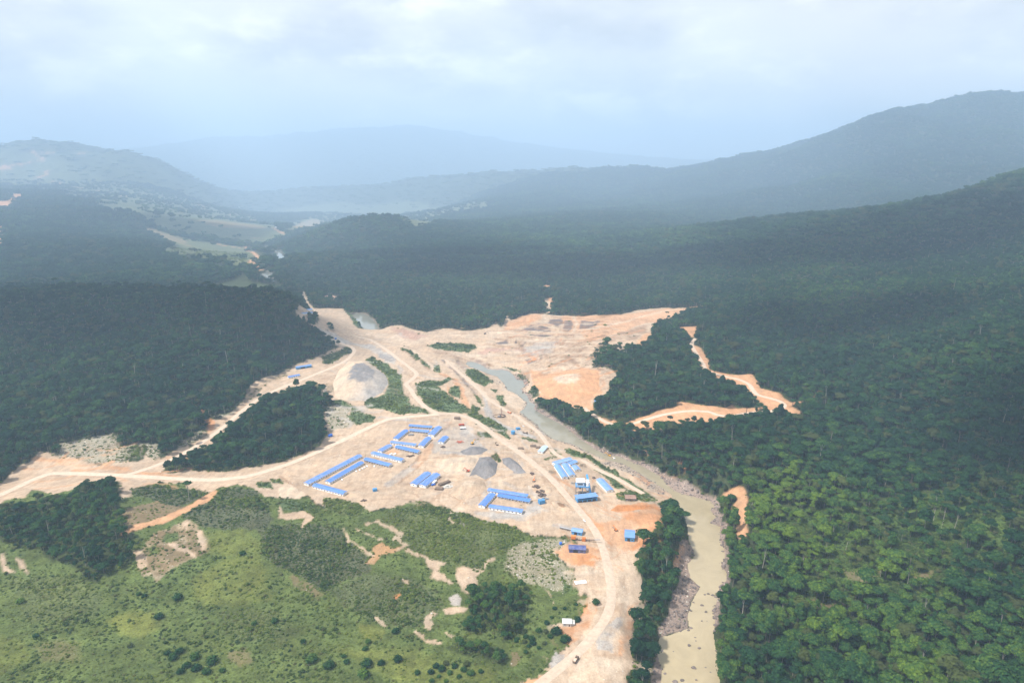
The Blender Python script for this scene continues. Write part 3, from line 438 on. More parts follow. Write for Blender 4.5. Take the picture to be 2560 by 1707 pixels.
paint('bank', P('E', (580,210), (640,200), (720,205), (790,260), (830,330), (822,345), (800,300), (760,250), (700,215), (650,210), (600,220)), warp=.4, strength=.8); paint('pinkish', P('E', (350,70), (430,60), (520,90), (500,105), (380,90)), warp=.5)
# tyre tracks, spill lines and scraped streaks on the bare ground
gs = np.random.default_rng(99)
def streaks(c, box, n, cls, ln, wd, st, ang=None):
    for _ in range(n):
        w0 = hit(P(c, (gs.uniform(box[0], box[2]), gs.uniform(box[1], box[3]))))[0]
        cv = ST[np.argmin((fX[::7]-w0[0])**2 + (fY[::7]-w0[1])**2)*7]
        if cv[0] < .3: continue
        a = gs.uniform(0, 6.28) if ang is None else ang + gs.normal(0, .35); p = [w0]; bend = gs.normal(0, .25)
        for k in range(4): p.append(p[-1] + gs.uniform(.6, 1.2)*ln/4*np.array([math.cos(a), math.sin(a)])); a += bend
        paint(cls, None, world=p, width=wd*gs.uniform(.6, 1.5), strength=st*gs.uniform(.5, 1.2), warp=.6, feather=.8)
streaks('L', (100,250,2300,1250), 60, 'brown', 60, .8, .34, .6); streaks('M', (400,100,2300,1400), 90, 'brown', 55, 1.0, .42); streaks('M', (400,100,2300,1400), 40, 'gravel', 40, 2.5, .5); streaks('M', (400,100,2300,1400), 30, 'pale', 50, 2, .6)
streaks('I', (50,60,850,700), 50, 'orange', 45, 1.4, .35, -.9); streaks('I', (100,600,700,1500), 40, 'brown', 40, 1.0, .25, 1.2); streaks('I', (250,600,700,1500), 30, 'pale', 40, 3, .6)
streaks('N', (50,250,1740,800), 110, 'brown', 60, 1.6, .55, .2); streaks('N', (50,250,1740,800), 60, 'pale', 80, 3, .7, .2); streaks('N', (700,180,1740,1100), 50, 'orange', 60, 3, .5, .4); streaks('F', (100,380,700,760), 50, 'brown', 50, 1.8, .5, .5)
streaks('E', (300,330,1700,1100), 90, 'brown', 60, 1.2, .4, -.8); streaks('E', (300,330,1700,1100), 50, 'gravel', 60, 3, .6, -.8); streaks('D', (0,1050,2300,1400), 40, 'brown', 60, 1.2, .3, .3); streaks('D', (0,1100,1200,1400), 20, 'peach', 60, 3, .7, .2)
# thicket on the right slope with dry openings
paint('thicket', P('J', (400,450), (800,420), (1300,350), (1963,100), (2300,0), (2300,900), (1963,900), (1500,1000), (900,1050), (550,1080), (500,980), (700,900), (700,750), (450,700)), feather=8, warp=3)
for q in (((520,990),(650,1060),(950,1060),(700,1095),(560,1060)), ((800,850),(1040,840),(1000,930),(850,920)), ((1220,850),(1350,850),(1340,920),(1240,910))): paint('dry', P('J', *q), feather=2, strength=.7, warp=1.5)
paint('thicket', P('J', (-20,1300), (100,1320), (120,1480), (0,1568), (-30,1568)), feather=2)
# benches cut into the quarry: short steep faces, gentle treads
w = hit(P('N', (380,560), (700,380), (1000,300), (1120,200), (1742,240), (1900,300), (1742,640), (1500,760), (1180,800), (1100,700), (900,680), (600,640))); k = near_idx(w, 5); k = k[inside(fX[k], fY[k], w)]
d = seg_dist(fX[k], fY[k], w, True); ph = ((fY[k] + .45*fX[k] + 26*fbm(fX[k], fY[k], 130, 3, 71))/46) % 1.0
GZ.ravel()[k] += np.where(ph < .22, ph/.22, (1 - ph)/.78)*3.6*sstep(0, 14, d)
f = (sstep(.0, .05, ph)*(1 - sstep(.20, .26, ph))*.55*sstep(0, 10, d)*(.5 + .5*np.clip(fbm(fX[k], fY[k], 30, 3, 73)*2 + .5, 0, 1)))[:, None]
ST[k] = ST[k]*(1 - f) + np.array(CLS['brown'])*f
ST = ST.reshape(ND, NA, 6)
def cover(x, y):
    fi, fj = gi(x, y); return bil(ST, fi, fj)
print('paint', time.time()-T0)
# ------------------------------------------------------------------ building sites: traced front-wall feet, levelled pads
W_ = 'white'; B_ = 'blue'
# key, crop, foot of the front wall (left end, right end), depth, wall height, roof colour, wall colour, posts, side, label
SITES = [
 ('b1', 'L', (183,1030), (975,612), 8.6, 3.0, 'blue', 'white', 0, None, 'longest blue-roofed barrack running diagonally along the left side of the camp'),
 ('b2', 'L', (500,1005), (1000,712), 8.2, 3.0, 'blue', 'white', 0, None, 'diagonal blue-roofed barrack with white cars parked along its front'),
 ('b3', 'L', (240,1055), (690,1178), 8.2, 3.0, 'blue', 'white', 0, None, 'blue-roofed barrack closing the lower left corner of the camp, above the green slope'),
 ('b4', 'L', (990,668), (1360,763), 8.4, 3.0, 'blue', 'white', 11, None, 'blue-roofed barrack with open veranda facing the empty camp yard'),
 ('b5', 'L', (1100,578), (1550,688), 7.4, 3.4, 'blue', 'white', 0, None, 'blue-roofed barrack with a long blank white wall, middle of the camp rows'),
 ('b6', 'L', (1262,545), (1415,458), 8.0, 3.0, 'blue', 'white', 0, None, 'short diagonal blue-roofed barrack left of the small orange court'),
 ('b7', 'L', (1450,486), (1780,565), 8.6, 3.0, 'blue', 'white', 10, None, 'blue-roofed barrack with belongings along its front above the orange court'),
 ('b8', 'L', (1385,415), (1752,458), 6.4, 3.2, 'blue', 'white', 0, None, 'narrow blue-roofed barrack with white wall closing the front of the square courtyard'),
 ('b9', 'L', (1500,362), (1655,236), 8.2, 3.0, 'blue', 'white', 0, None, 'diagonal blue-roofed barrack on the left side of the square courtyard'),
 ('b10', 'L', (1665,238), (1940,264), 8.4, 3.0, 'blue', 'white', 10, None, 'blue-roofed barrack with dark doorways at the back of the square courtyard'),
 ('b11', 'L', (1655,170), (1990,196), 7.4, 3.0, 'blue', 'white', 11, None, 'farthest blue-roofed row of the camp with veranda, behind the square courtyard'),
 ('b12', 'L', (2025,308), (2145,190), 9.4, 3.4, 'blue', 'white', 0, None, 'wide blue-roofed block at the upper right corner of the square courtyard'),
 ('b13', 'L', (1875,470), (1992,348), 8.6, 3.4, 'blue', 'white', 0, None, 'blue-roofed block with white gable at the lower right corner of the square courtyard'),
 ('b14', 'L', (2165,412), (2245,332), 8.6, 3.2, 'blue', 'white', 0, None, 'single short blue-roofed hut standing right of the camp road'),
 ('b15', 'L', (1772,1042), (1985,872), 9.4, 3.4, 'blue', 'white', 0, None, 'left one of the pair of parallel blue-roofed sheds in the site centre'),
 ('b16', 'L', (1905,1062), (2120,892), 10.0, 3.4, 'blue', 'white', 0, None, 'right one of the pair of parallel blue-roofed sheds in the site centre'),
 ('b17', 'M', (1285,1125), (1865,1220), 7.2, 3.2, 'blue', 'white', 0, None, 'back blue-roofed row of the U-shaped lower compound, beside the yellow sand'),
 ('b18', 'M', (1430,1208), (1897,1292), 8.2, 3.0, 'blue', 'white', 12, None, 'middle blue-roofed row of the U-shaped lower compound with dark veranda openings'),
 ('b19', 'M', (1245,1358), (1405,1182), 8.2, 3.2, 'blue', 'white', 0, None, 'diagonal blue-roofed row forming the left arm of the lower compound'),
 ('b20', 'M', (1300,1372), (1790,1446), 7.6, 3.2, 'blue', 'white', 0, None, 'front blue-roofed row of the lower compound with long white wall above grey gravel'),
 ('k1', 'K', (150,345), (372,282), 9.0, 3.4, 'sky', 'white', 0, None, 'light blue roof running across the top of the riverside compound'),
 ('k2', 'K', (312,506), (205,348), 8.2, 3.2, 'sky', 'white', 0, 'L', 'left one of two long light-blue-roofed rows in the riverside compound'),
 ('k3', 'K', (408,482), (305,332), 8.2, 3.2, 'sky', 'white', 0, 'L', 'right one of two long light-blue-roofed rows in the riverside compound'),
 ('k4', 'K', (345,348), (440,308), 8.0, 3.2, 'sky', 'white', 0, None, 'short light-blue roof at the right end of the riverside compound top row'),
 ('k5', 'K', (478,408), (430,352), 8.0, 3.0, 'sky', 'white', 0, 'L', 'small light-blue-roofed hut right of the two long riverside rows'),
 ('k6', 'K', (908,680), (768,532), 9.2, 3.4, 'sky', 'white', 0, 'L', 'lone long light-blue roof beside the grassy riverside verge'),
 ('k7', 'M', (2095,556), (2172,472), 7.5, 3.0, 'paleblue', 'white', 0, None, 'pale bluish white roofed hut on a mound by the riverside bend'),
 ('k8', 'K', (355,1228), (496,1250), 8.0, 4.0, 'sky', 'bluewall', 0, None, 'bright blue workshop shed beside the haul road with a tank behind it'),
 ('k9', 'K', (322,1466), (545,1478), 8.5, 4.2, 'navy', 'navy', 0, None, 'dark navy blue shed standing on orange earth left of the haul road'),
 ('k10', 'K', (1052,1316), (1184,1328), 16.0, 5.0, 'sky', 'bluewall', 0, None, 'square bright blue shed standing alone near the orange earth and river trees'),
 ('k11', 'K', (1062,794), (1202,798), 10.0, 3.4, 'rust', 'wood', 0, None, 'rust-brown roofed house among bushes beside the riverside road'),
 ('h1', 'I', (158,1168), (222,1170), 6.5, 3.2, 'zinc', 'pale', 0, None, 'white-roofed farmhouse beside orchard bushes near the bottom of the haul road'),
 ('l1', 'D', (2040,561), (2144,545), 9.0, 4.2, 'sky', 'bluewall', 0, None, 'bright blue shed with blue walls below the left forest hill'),
 ('l2', 'D', (1985,624), (2064,608), 7.0, 3.0, 'blue', 'white', 0, None, 'small blue-roofed hut below the blue shed at the left forest edge'),
 ('f1', 'E', (150,206), (272,188), 9.0, 3.4, 'sky', 'white', 0, None, 'upper blue roof of the far camp at the end of the left hill'),
 ('f2', 'E', (165,226), (275,216), 8.0, 3.4, 'sky', 'white', 0, None, 'lower blue roof of the far camp at the end of the left hill'),
 ('t1', 'N', (1680,1157), (1730,1162), 7.0, 2.8, 'sky', 'bluewall', 0, None, 'small blue tarpaulin hut at the foot of the orange mound'),
 ('v1', 'A', (1620,600), (1656,603), 16.0, 6.0, 'zinc', 'pale', 0, None, 'farthest pale hall roof in the distant valley farmland'),
 ('v2', 'A', (1886,684), (1912,682), 24.0, 6.0, 'zinc', 'pale', 0, None, 'slim pale hall roof among trees in the distant valley'),
 ('v3', 'A', (1888,742), (1950,745), 20.0, 6.0, 'zinc', 'pale', 0, None, 'widest pale green hall roof beside the distant farm track'),
]
SITE = {}
def level(cx, cy, ux, uy, hl, hw_, z, m=2.5, blend=6.0):
    r = math.hypot(hl, hw_) + m + blend; p = np.array([[cx-r, cy-r], [cx+r, cy+r]]); k = near_idx(p, 0)
    if not len(k): return
    x = fX[k]-cx; y = fY[k]-cy; a = np.abs(x*ux + y*uy) - hl - m; b = np.abs(-x*uy + y*ux) - hw_ - m
    d = np.hypot(np.maximum(a, 0), np.maximum(b, 0)); t = sstep(0, blend, d); GZ.ravel()[k] = z*(1-t) + GZ.ravel()[k]*t
for key, c, A, B, dep, wh, rc, wc, posts, side, label in SITES:
    w = hit(P(c, A, B)); z = float(np.mean(hz(w[:, 0], w[:, 1]))); w = at_z(P(c, A, B), z)
    z = float(hz(*w.mean(0))); w = at_z(P(c, A, B), z)
    u = w[1] - w[0]; ln = float(np.hypot(*u)); u = u/ln; n = np.array([-u[1], u[0]])
    if side is None:
        if n @ w[0] < 0: n = -n
    elif side == 'R': n = -n
    c0 = w.mean(0) + n*dep/2
    SITE[key] = (c0, u, n, ln, dep, z); level(c0[0], c0[1], u[0], u[1], ln/2, dep/2, z)

# ------------------------------------------------------------------ materials
def new_mat(name):
    m = bpy.data.materials.new(name); m.use_nodes = True; t = m.node_tree; b = t.nodes['Principled BSDF']
    return m, t, b
def plain(name, col, rough=0.7, metal=0.0, grain=0.18, scale=0.6, spec=0.3):
    m, t, b = new_mat(name)
    tc = N(t, 'ShaderNodeTexCoord'); n = N(t, 'ShaderNodeTexNoise', inp={'Scale': scale, 'Detail': 5, 'Roughness': 0.65}); L(t, tc.outputs['Object'], n.inputs['Vector'])
    mr = N(t, 'ShaderNodeMapRange', inp={'From Min': 0.3, 'From Max': 0.7, 'To Min': 1-grain, 'To Max': 1+grain}); L(t, n.outputs[0], mr.inputs[0])
    oi = N(t, 'ShaderNodeObjectInfo'); mo = N(t, 'ShaderNodeMapRange', inp={'To Min': 1-grain*.6, 'To Max': 1+grain*.6}); L(t, oi.outputs['Random'], mo.inputs[0])
    mm = N(t, 'ShaderNodeMath', operation='MULTIPLY'); L(t, mr.outputs[0], mm.inputs[0]); L(t, mo.outputs[0], mm.inputs[1])
    v = N(t, 'ShaderNodeVectorMath', operation='SCALE'); v.inputs[0].default_value = col; L(t, mm.outputs[0], v.inputs['Scale']); L(t, v.outputs[0], b.inputs['Base Color'])
    b.inputs['Roughness'].default_value = rough; b.inputs['Metallic'].default_value = metal; b.inputs['Specular IOR Level'].default_value = spec
    return m
def ground_mat():
    m, t, b = new_mat('ground'); tc = N(t, 'ShaderNodeTexCoord')
    at = N(t, 'ShaderNodeAttribute', attribute_name='gcol'); av = N(t, 'ShaderNodeAttribute', attribute_name='veg')
    def nz(s, d=5, r=.6, vec=None):
        n = N(t, 'ShaderNodeTexNoise', inp={'Scale': s, 'Detail': d, 'Roughness': r}); L(t, vec or tc.outputs['Object'], n.inputs['Vector']); return n.outputs[0]
    def mr(x, a, b_, c, d):
        n = N(t, 'ShaderNodeMapRange', inp={'From Min': a, 'From Max': b_, 'To Min': c, 'To Max': d}); L(t, x, n.inputs[0]); return n.outputs[0]
    def mul(a, b_):
        n = N(t, 'ShaderNodeMath', operation='MULTIPLY'); L(t, a, n.inputs[0]); L(t, b_, n.inputs[1]); return n.outputs[0]
    fine = nz(.55, 6, .7); mid = nz(.09, 6, .65); big = nz(.018, 5, .6)
    st = N(t, 'ShaderNodeMapping'); st.inputs['Scale'].default_value = (.22, .035, .2); st.inputs['Rotation'].default_value = (0, 0, .5); L(t, tc.outputs['Object'], st.inputs[0])
    streak = nz(1.0, 5, .6, st.outputs[0])
    soilv = mul(mul(mr(fine, .25, .75, .76, 1.2), mr(mid, .3, .7, .78, 1.16)), mul(mr(big, .3, .7, .86, 1.1), mr(streak, .3, .7, .84, 1.1)))
    vegv = mul(mul(mr(fine, .25, .75, .45, 1.6), mr(mid, .3, .7, .6, 1.45)), mr(big, .3, .7, .75, 1.3))
    mx = N(t, 'ShaderNodeMix', data_type='FLOAT'); L(t, av.outputs['Fac'], mx.inputs[0]); L(t, soilv, mx.inputs[2]); L(t, vegv, mx.inputs[3])
    v = N(t, 'ShaderNodeVectorMath', operation='SCALE'); L(t, at.outputs['Color'], v.inputs[0]); L(t, mx.outputs[0], v.inputs['Scale'])
    # hue drift: soil towards pale or rusty, green towards straw
    hue = N(t, 'ShaderNodeMixRGB', blend_type='MULTIPLY'); L(t, mr(nz(.035, 5, .65), .35, .65, 0, 1), hue.inputs[0]); L(t, v.outputs[0], hue.inputs[1]); hue.inputs[2].default_value = (1.06, .98, .91, 1)
    L(t, hue.outputs[0], b.inputs['Base Color']); b.inputs['Roughness'].default_value = .95; b.inputs['Specular IOR Level'].default_value = .1
    bp = N(t, 'ShaderNodeBump', inp={'Strength': .8, 'Distance': 2.2}); L(t, mul(fine, mid), bp.inputs['Height']); L(t, bp.outputs[0], b.inputs['Normal'])
    return m
M_GROUND = ground_mat()
M_ROAD = plain('packed_earth', (.50, .40, .315), .95, grain=.16, scale=.25, spec=.1)
def water_mat():
    m, t, b = new_mat('muddy_water'); tc = N(t, 'ShaderNodeTexCoord'); g = N(t, 'ShaderNodeNewGeometry'); s = N(t, 'ShaderNodeSeparateXYZ'); L(t, g.outputs['Position'], s.inputs[0])
    r = N(t, 'ShaderNodeMapRange', inp={'From Min': 700, 'From Max': 1150}); L(t, s.outputs[1], r.inputs[0])
    mx = N(t, 'ShaderNodeMixRGB'); L(t, r.outputs[0], mx.inputs[0]); mx.inputs[1].default_value = (.35, .29, .185, 1); mx.inputs[2].default_value = (.20, .20, .165, 1)   # silt washed in along the lower yard
    n = N(t, 'ShaderNodeTexNoise', inp={'Scale': .045, 'Detail': 7, 'Roughness': .68, 'Distortion': .8}); L(t, tc.outputs['Object'], n.inputs['Vector'])
    mr = N(t, 'ShaderNodeMapRange', inp={'From Min': .3, 'From Max': .7, 'To Min': .88, 'To Max': 1.1}); L(t, n.outputs[0], mr.inputs[0])
    v = N(t, 'ShaderNodeVectorMath', operation='SCALE'); L(t, mx.outputs[0], v.inputs[0]); L(t, mr.outputs[0], v.inputs['Scale']); L(t, v.outputs[0], b.inputs['Base Color'])
    b.inputs['Roughness'].default_value = .1; b.inputs['Specular IOR Level'].default_value = .5
    n2 = N(t, 'ShaderNodeTexNoise', inp={'Scale': .5, 'Detail': 3}); L(t, tc.outputs['Object'], n2.inputs['Vector'])
    bp = N(t, 'ShaderNodeBump', inp={'Strength': .12, 'Distance': .3}); L(t, n2.outputs[0], bp.inputs['Height']); L(t, bp.outputs[0], b.inputs['Normal'])
    return m
M_WATER = water_mat()
def foliage_mat(name, dark, mid, lime, warm):
    m, t, b = new_mat(name); t.nodes.remove(b); out = t.nodes['Material Output']
    at = N(t, 'ShaderNodeAttribute', attribute_type='INSTANCER', attribute_name='tint'); oi = N(t, 'ShaderNodeObjectInfo'); g = N(t, 'ShaderNodeNewGeometry')
    def math_(op, a, b_):
        n = N(t, 'ShaderNodeMath', operation=op)
        for k, q in enumerate((a, b_)):
            if isinstance(q, float): n.inputs[k].default_value = q
            else: L(t, q, n.inputs[k])
        return n.outputs[0]
    v = math_('ADD', at.outputs['Fac'], math_('MULTIPLY', math_('SUBTRACT', oi.outputs['Random'], .5), .46))
    v = math_('ADD', v, math_('MULTIPLY', math_('SUBTRACT', g.outputs['Random Per Island'], .5), .55))
    cr = N(t, 'ShaderNodeValToRGB'); L(t, v, cr.inputs[0]); e = cr.color_ramp.elements
    e[0].position = 0.0; e[0].color = (*dark, 1); e[1].position = 1.0; e[1].color = (*lime, 1); k = e.new(.45); k.color = (*mid, 1)
    w = math_('MULTIPLY', math_('GREATER_THAN', math_('FRACT', math_('MULTIPLY', oi.outputs['Random'], 17.3), 0.0), .90), .7)
    mx = N(t, 'ShaderNodeMixRGB'); L(t, w, mx.inputs[0]); L(t, cr.outputs[0], mx.inputs[1]); mx.inputs[2].default_value = (*warm, 1)
    d = N(t, 'ShaderNodeBsdfDiffuse'); tr = N(t, 'ShaderNodeBsdfTranslucent'); mxs = N(t, 'ShaderNodeMixShader'); mxs.inputs[0].default_value = .22
    L(t, mx.outputs[0], d.inputs[0]); L(t, mx.outputs[0], tr.inputs[0]); L(t, d.outputs[0], mxs.inputs[1]); L(t, tr.outputs[0], mxs.inputs[2]); L(t, mxs.outputs[0], out.inputs[0])
    return m
M_LEAF = foliage_mat('leaves', (.010, .036, .020), (.032, .086, .030), (.128, .200, .028), (.075, .082, .032))
M_SHRUB = foliage_mat('shrub_leaves', (.026, .052, .022), (.062, .102, .030), (.160, .200, .040), (.115, .115, .050))
M_BARK = plain('bark', (.15, .13, .105), .9, grain=.3, scale=1.5)
M_PALEBARK = plain('pale_bark', (.30, .28, .235), .9, grain=.2, scale=1.5)

# ------------------------------------------------------------------ ground sheet
def np_mesh(name, verts, quads, tris=None):
    m = bpy.data.meshes.new(name); verts = np.asarray(verts, np.float32)
    m.vertices.add(len(verts)); m.vertices.foreach_set('co', verts.ravel())
    q = np.asarray(quads, np.int32).reshape(-1, 4) if quads is not None and len(quads) else np.zeros((0, 4), np.int32)
    tr = np.asarray(tris, np.int32).reshape(-1, 3) if tris is not None and len(tris) else np.zeros((0, 3), np.int32)
    m.loops.add(q.size + tr.size); m.loops.foreach_set('vertex_index', np.concatenate([q.ravel(), tr.ravel()]))
    m.polygons.add(len(q) + len(tr))
    m.polygons.foreach_set('loop_start', np.concatenate([np.arange(len(q))*4, q.size + np.arange(len(tr))*3]).astype(np.int32))
    m.update(calc_edges=True); return m
def link(name, me, parent=None, **props):
    o = bpy.data.objects.new(name, me); COL.objects.link(o)
    if parent is not None: o.parent = parent
    for k, v in props.items(): o[k] = v
    return o
def smooth(me): me.polygons.foreach_set('use_smooth', np.ones(len(me.polygons), bool)); return me
def build_ground():
    idx = np.arange(ND*NA).reshape(ND, NA)
    quads = [np.stack([idx[:-1, :-1], idx[:-1, 1:], idx[1:, 1:], idx[1:, :-1]], -1).reshape(-1, 4)]
    V = [np.stack([GX, GY, GZ], -1).reshape(-1, 3)]; C = [ST[..., :3].reshape(-1, 3)]; n = ND*NA
    # the country round about and under the camera, coarse
    rows = np.r_[0:ND:14, ND-1]; a2 = np.concatenate([[AZM], np.linspace(R(60), R(300), 61), [2*math.pi - AZM]])
    A2, I2 = np.meshgrid(a2, rows); D2 = DD[I2]; back = sstep(R(58), R(115), np.minimum(A2, 2*math.pi - A2))
    zl = GZ[rows, 0][:, None]; zr = GZ[rows, -1][:, None]; side = np.clip((A2 - AZM)/(2*math.pi - 2*AZM), 0, 1)
    z2 = (zr*(1-side) + zl*side)*(1-back) + (20 + 60*fbm(D2*np.sin(A2), D2*np.cos(A2), 2500, 3, 61))*back*np.clip(D2/1500, .2, 1)
    edge = (A2 <= AZM + 1e-6); z2 = np.where(edge, zr, z2); z2 = np.where(A2 >= 2*math.pi - AZM - 1e-6, zl, z2)
    i2 = np.arange(A2.size).reshape(A2.shape) + n
    V.append(np.stack([D2*np.sin(A2), D2*np.cos(A2), z2], -1).reshape(-1, 3)); C.append(np.tile(np.array(CLS['forest'][:3])*1.4, (A2.size, 1))); n += A2.size
    quads.append(np.stack([i2[:-1, :-1], i2[:-1, 1:], i2[1:, 1:], i2[1:, :-1]], -1).reshape(-1, 4))
    # inner disc
    ring = np.concatenate([idx[0, ::20], i2[0, 1:-1]]); rp = np.concatenate([V[0][idx[0, ::20]], V[1].reshape(*A2.shape, 3)[0, 1:-1]])
    k = len(ring); inner = rp*np.array([.45, .45, .5]); V.append(inner); V.append(np.array([[0, 0, 2.0]])); C.append(np.tile(CLS['grass'][:3], (k+1, 1)))
    ii = n + np.arange(k); quads.append(np.stack([ring, np.roll(ring, -1), np.roll(ii, -1), ii], -1))
    tris = np.stack([ii, np.roll(ii, -1), np.full(k, n+k)], -1)
    V = np.concatenate(V); C = np.concatenate(C)
    m = np_mesh('ground', V, np.concatenate(quads), tris); smooth(m)
    at = m.attributes.new('gcol', 'FLOAT_COLOR', 'POINT'); at.data.foreach_set('color', np.c_[C, np.ones(len(C))].astype(np.float32).ravel())
    vg = np.clip((C[:, 1]*1.05 - C[:, 0])/np.maximum(C[:, 1], 1e-4)*3 + .2, 0, 1)
    at = m.attributes.new('veg', 'FLOAT', 'POINT'); at.data.foreach_set('value', vg.astype(np.float32))
    m.materials.append(M_GROUND); return link('ground', m, kind='structure')
ground = build_ground()
# water sheets, reaching a little under their banks
for (nm, zl, px), w in zip(RIVER, RIV_W):
    bm = bmesh.new(); c = w.mean(0); n = len(w); e = np.roll(w, -1, 0) - np.roll(w, 1, 0); nr = np.stack([e[:, 1], -e[:, 0]], -1); nr /= np.linalg.norm(nr, axis=1)[:, None]
    area = 0.5*np.sum(w[:, 0]*np.roll(w[:, 1], -1) - np.roll(w[:, 0], -1)*w[:, 1]); ww = w + nr*(1.5 if area > 0 else -1.5)
    f = bm.faces.new([bm.verts.new((a, b, zl)) for a, b in ww]); bmesh.ops.triangulate(bm, faces=[f]); bm.normal_update()
    for f in bm.faces:
        if f.normal.z < 0: f.normal_flip()
    me = bpy.data.meshes.new('river'); bm.to_mesh(me); bm.free(); me.materials.append(M_WATER); link('river', me, kind='structure')
# road ribbons
for (nm, hw, px), (w, z) in zip(ROADS, ROAD_W):
    for _ in range(1):
        w2 = densify(w, 2)
    t = np.gradient(w2, axis=0); t /= np.linalg.norm(t, axis=1)[:, None]; nr = np.stack([t[:, 1], -t[:, 0]], -1)
    jl = hw*(1 + .16*fbm(w2[:, 0], w2[:, 1], 14, 3, 5)); jr = hw*(1 + .16*fbm(w2[:, 0], w2[:, 1], 14, 3, 9))
    rows = []
    for s, u in ((jl, -1), (jl, -.5), (jl*0, 0), (jr, .5), (jr, 1)):
        p = w2 + nr*(s*u)[:, None]; h = hz(p[:, 0], p[:, 1]) + (.32 if abs(u) < 1 else .06)
        rows.append(np.c_[p, h])
    Vr = np.stack(rows, 1); n = len(w2); ix = np.arange(n*5).reshape(n, 5)
    me = np_mesh('road', Vr.reshape(-1, 3), np.stack([ix[:-1, :-1], ix[:-1, 1:], ix[1:, 1:], ix[1:, :-1]], -1).reshape(-1, 4)); smooth(me); me.materials.append(M_ROAD)
    link('road', me, kind='structure')
# the air: even haze over the whole country
def haze(density):
    m = bpy.data.materials.new('haze'); m.use_nodes = True; t = m.node_tree; t.nodes.clear(); o = N(t, 'ShaderNodeOutputMaterial'); v = N(t, 'ShaderNodeVolumePrincipled')
    v.inputs['Color'].default_value = (.52, .71, .95, 1); v.inputs['Density'].default_value = density; v.inputs['Anisotropy'].default_value = 0.0; L(t, v.outputs[0], o.inputs['Volume'])
    bm = bmesh.new(); bmesh.ops.create_cube(bm, size=1); lo = min(GZ.min(), -70) - 10; hi = GZ.max() + 60
    for x in bm.verts: x.co = Vector((x.co.x*72000, x.co.y*72000, (lo if x.co.z < 0 else hi)))
    me = bpy.data.meshes.new('haze'); bm.to_mesh(me); bm.free(); me.materials.append(m); return link('haze', me, kind='stuff', label='pale blue haze filling the valley air', category='haze')
haze(0.00012)
print('ground', time.time()-T0)
# ------------------------------------------------------------------ foliage prototypes
_ico = {}
def ico(sub):
    if sub not in _ico:
        bm = bmesh.new(); bmesh.ops.create_icosphere(bm, subdivisions=sub, radius=1); _ico[sub] = (np.array([v.co for v in bm.verts]), np.array([[v.index for v in f.verts] for f in bm.faces])); bm.free()
    return _ico[sub]
class Mesh_:
    def __init__(s): s.v = []; s.q = []; s.t = []; s.n = []; s.mq = []; s.mt = []; s.k = 0
    def add(s, v, q=None, t=None, nrm=None, mat=0):
        v = np.asarray(v, float); s.v.append(v); s.n.append(np.zeros_like(v) if nrm is None else nrm)
        if q is not None and len(q): s.q.append(np.asarray(q) + s.k); s.mq += [mat]*len(q)
        if t is not None and len(t): s.t.append(np.asarray(t) + s.k); s.mt += [mat]*len(t)
        s.k += len(v)
    def build(s, name, mats, custom=True):
        v = np.concatenate(s.v); me = np_mesh(name, v, np.concatenate(s.q) if s.q else None, np.concatenate(s.t) if s.t else None)
        me.polygons.foreach_set('material_index', np.array(s.mq + s.mt, np.int32)); smooth(me)
        for m in mats: me.materials.append(m)
        if custom:
            nr = np.concatenate(s.n); l = np.linalg.norm(nr, axis=1); nr = nr/np.maximum(l, 1e-6)[:, None]
            me.normals_split_custom_set_from_vertices([tuple(x) for x in nr])
        return me
def lobes_cards(M, lobes, ncards, size, g, mat=0, core=.78, coresub=1, flat=.5):
    """leaf clumps spread over the skins of several lobes (centre, radii), round dark cores inside"""
    vol = np.array([r[0]*r[1] for c, r in lobes]); vol = vol/vol.sum(); allc = np.mean([c for c, r in lobes], 0)
    for (c, r), p in zip(lobes, vol):
        c = np.array(c, float); r = np.array(r, float); n = max(6, int(ncards*p))
        if core:
            iv, it = ico(coresub); nv = iv*(1 + .22*(g.random((len(iv), 1))-.5)); pts = c + nv*r*core; M.add(pts, t=it, nrm=iv*.7 + (pts-allc)/np.linalg.norm(r)*.5, mat=mat)
        d = g.normal(size=(n, 3)); d[:, 2] = np.abs(d[:, 2])*.9 - .25; d /= np.linalg.norm(d, axis=1)[:, None]
        ctr = c + d*r*(.72 + .52*g.random((n, 1))**1.3)
        nr = d + .55*(g.random((n, 3))-.5) + np.array([0, 0, flat]); nr /= np.linalg.norm(nr, axis=1)[:, None]
        a = np.cross(nr, g.normal(size=(n, 3))); a /= np.linalg.norm(a, axis=1)[:, None]; b = np.cross(nr, a)
        s = size*(.45 + 1.0*g.random((n, 1))); b = b*(.55 + .4*g.random((n, 1)))
        quad = np.stack([ctr - a*s*.5 - b*s*.35, ctr + a*s*.5 - b*s*.5, ctr + a*s*.42 + b*s*.5, ctr - a*s*.5 + b*s*.42 + nr*s*.12], 1).reshape(-1, 3)
        sn = d*.75 + nr*.45 + np.array([0, 0, .15]); M.add(quad, q=np.arange(n*4).reshape(n, 4), nrm=np.repeat(sn, 4, 0), mat=mat)
def tube(M, pts, rad, k=6, mat=0):
    pts = np.asarray(pts, float); n = len(pts); ring = []; nrm = []
    for i in range(n):
        t = pts[min(i+1, n-1)] - pts[max(i-1, 0)]; t /= np.linalg.norm(t) + 1e-9
        a = np.cross(t, [.31, .95, .1]); a /= np.linalg.norm(a); b = np.cross(t, a)
        for j in range(k):
            th = 2*math.pi*j/k; d = a*math.cos(th) + b*math.sin(th); ring.append(pts[i] + d*rad[i]); nrm.append(d)
    q = [[i*k+j, i*k+(j+1) % k, (i+1)*k+(j+1) % k, (i+1)*k+j] for i in range(n-1) for j in range(k)]
    M.add(np.array(ring), q=q, nrm=np.array(nrm), mat=mat)
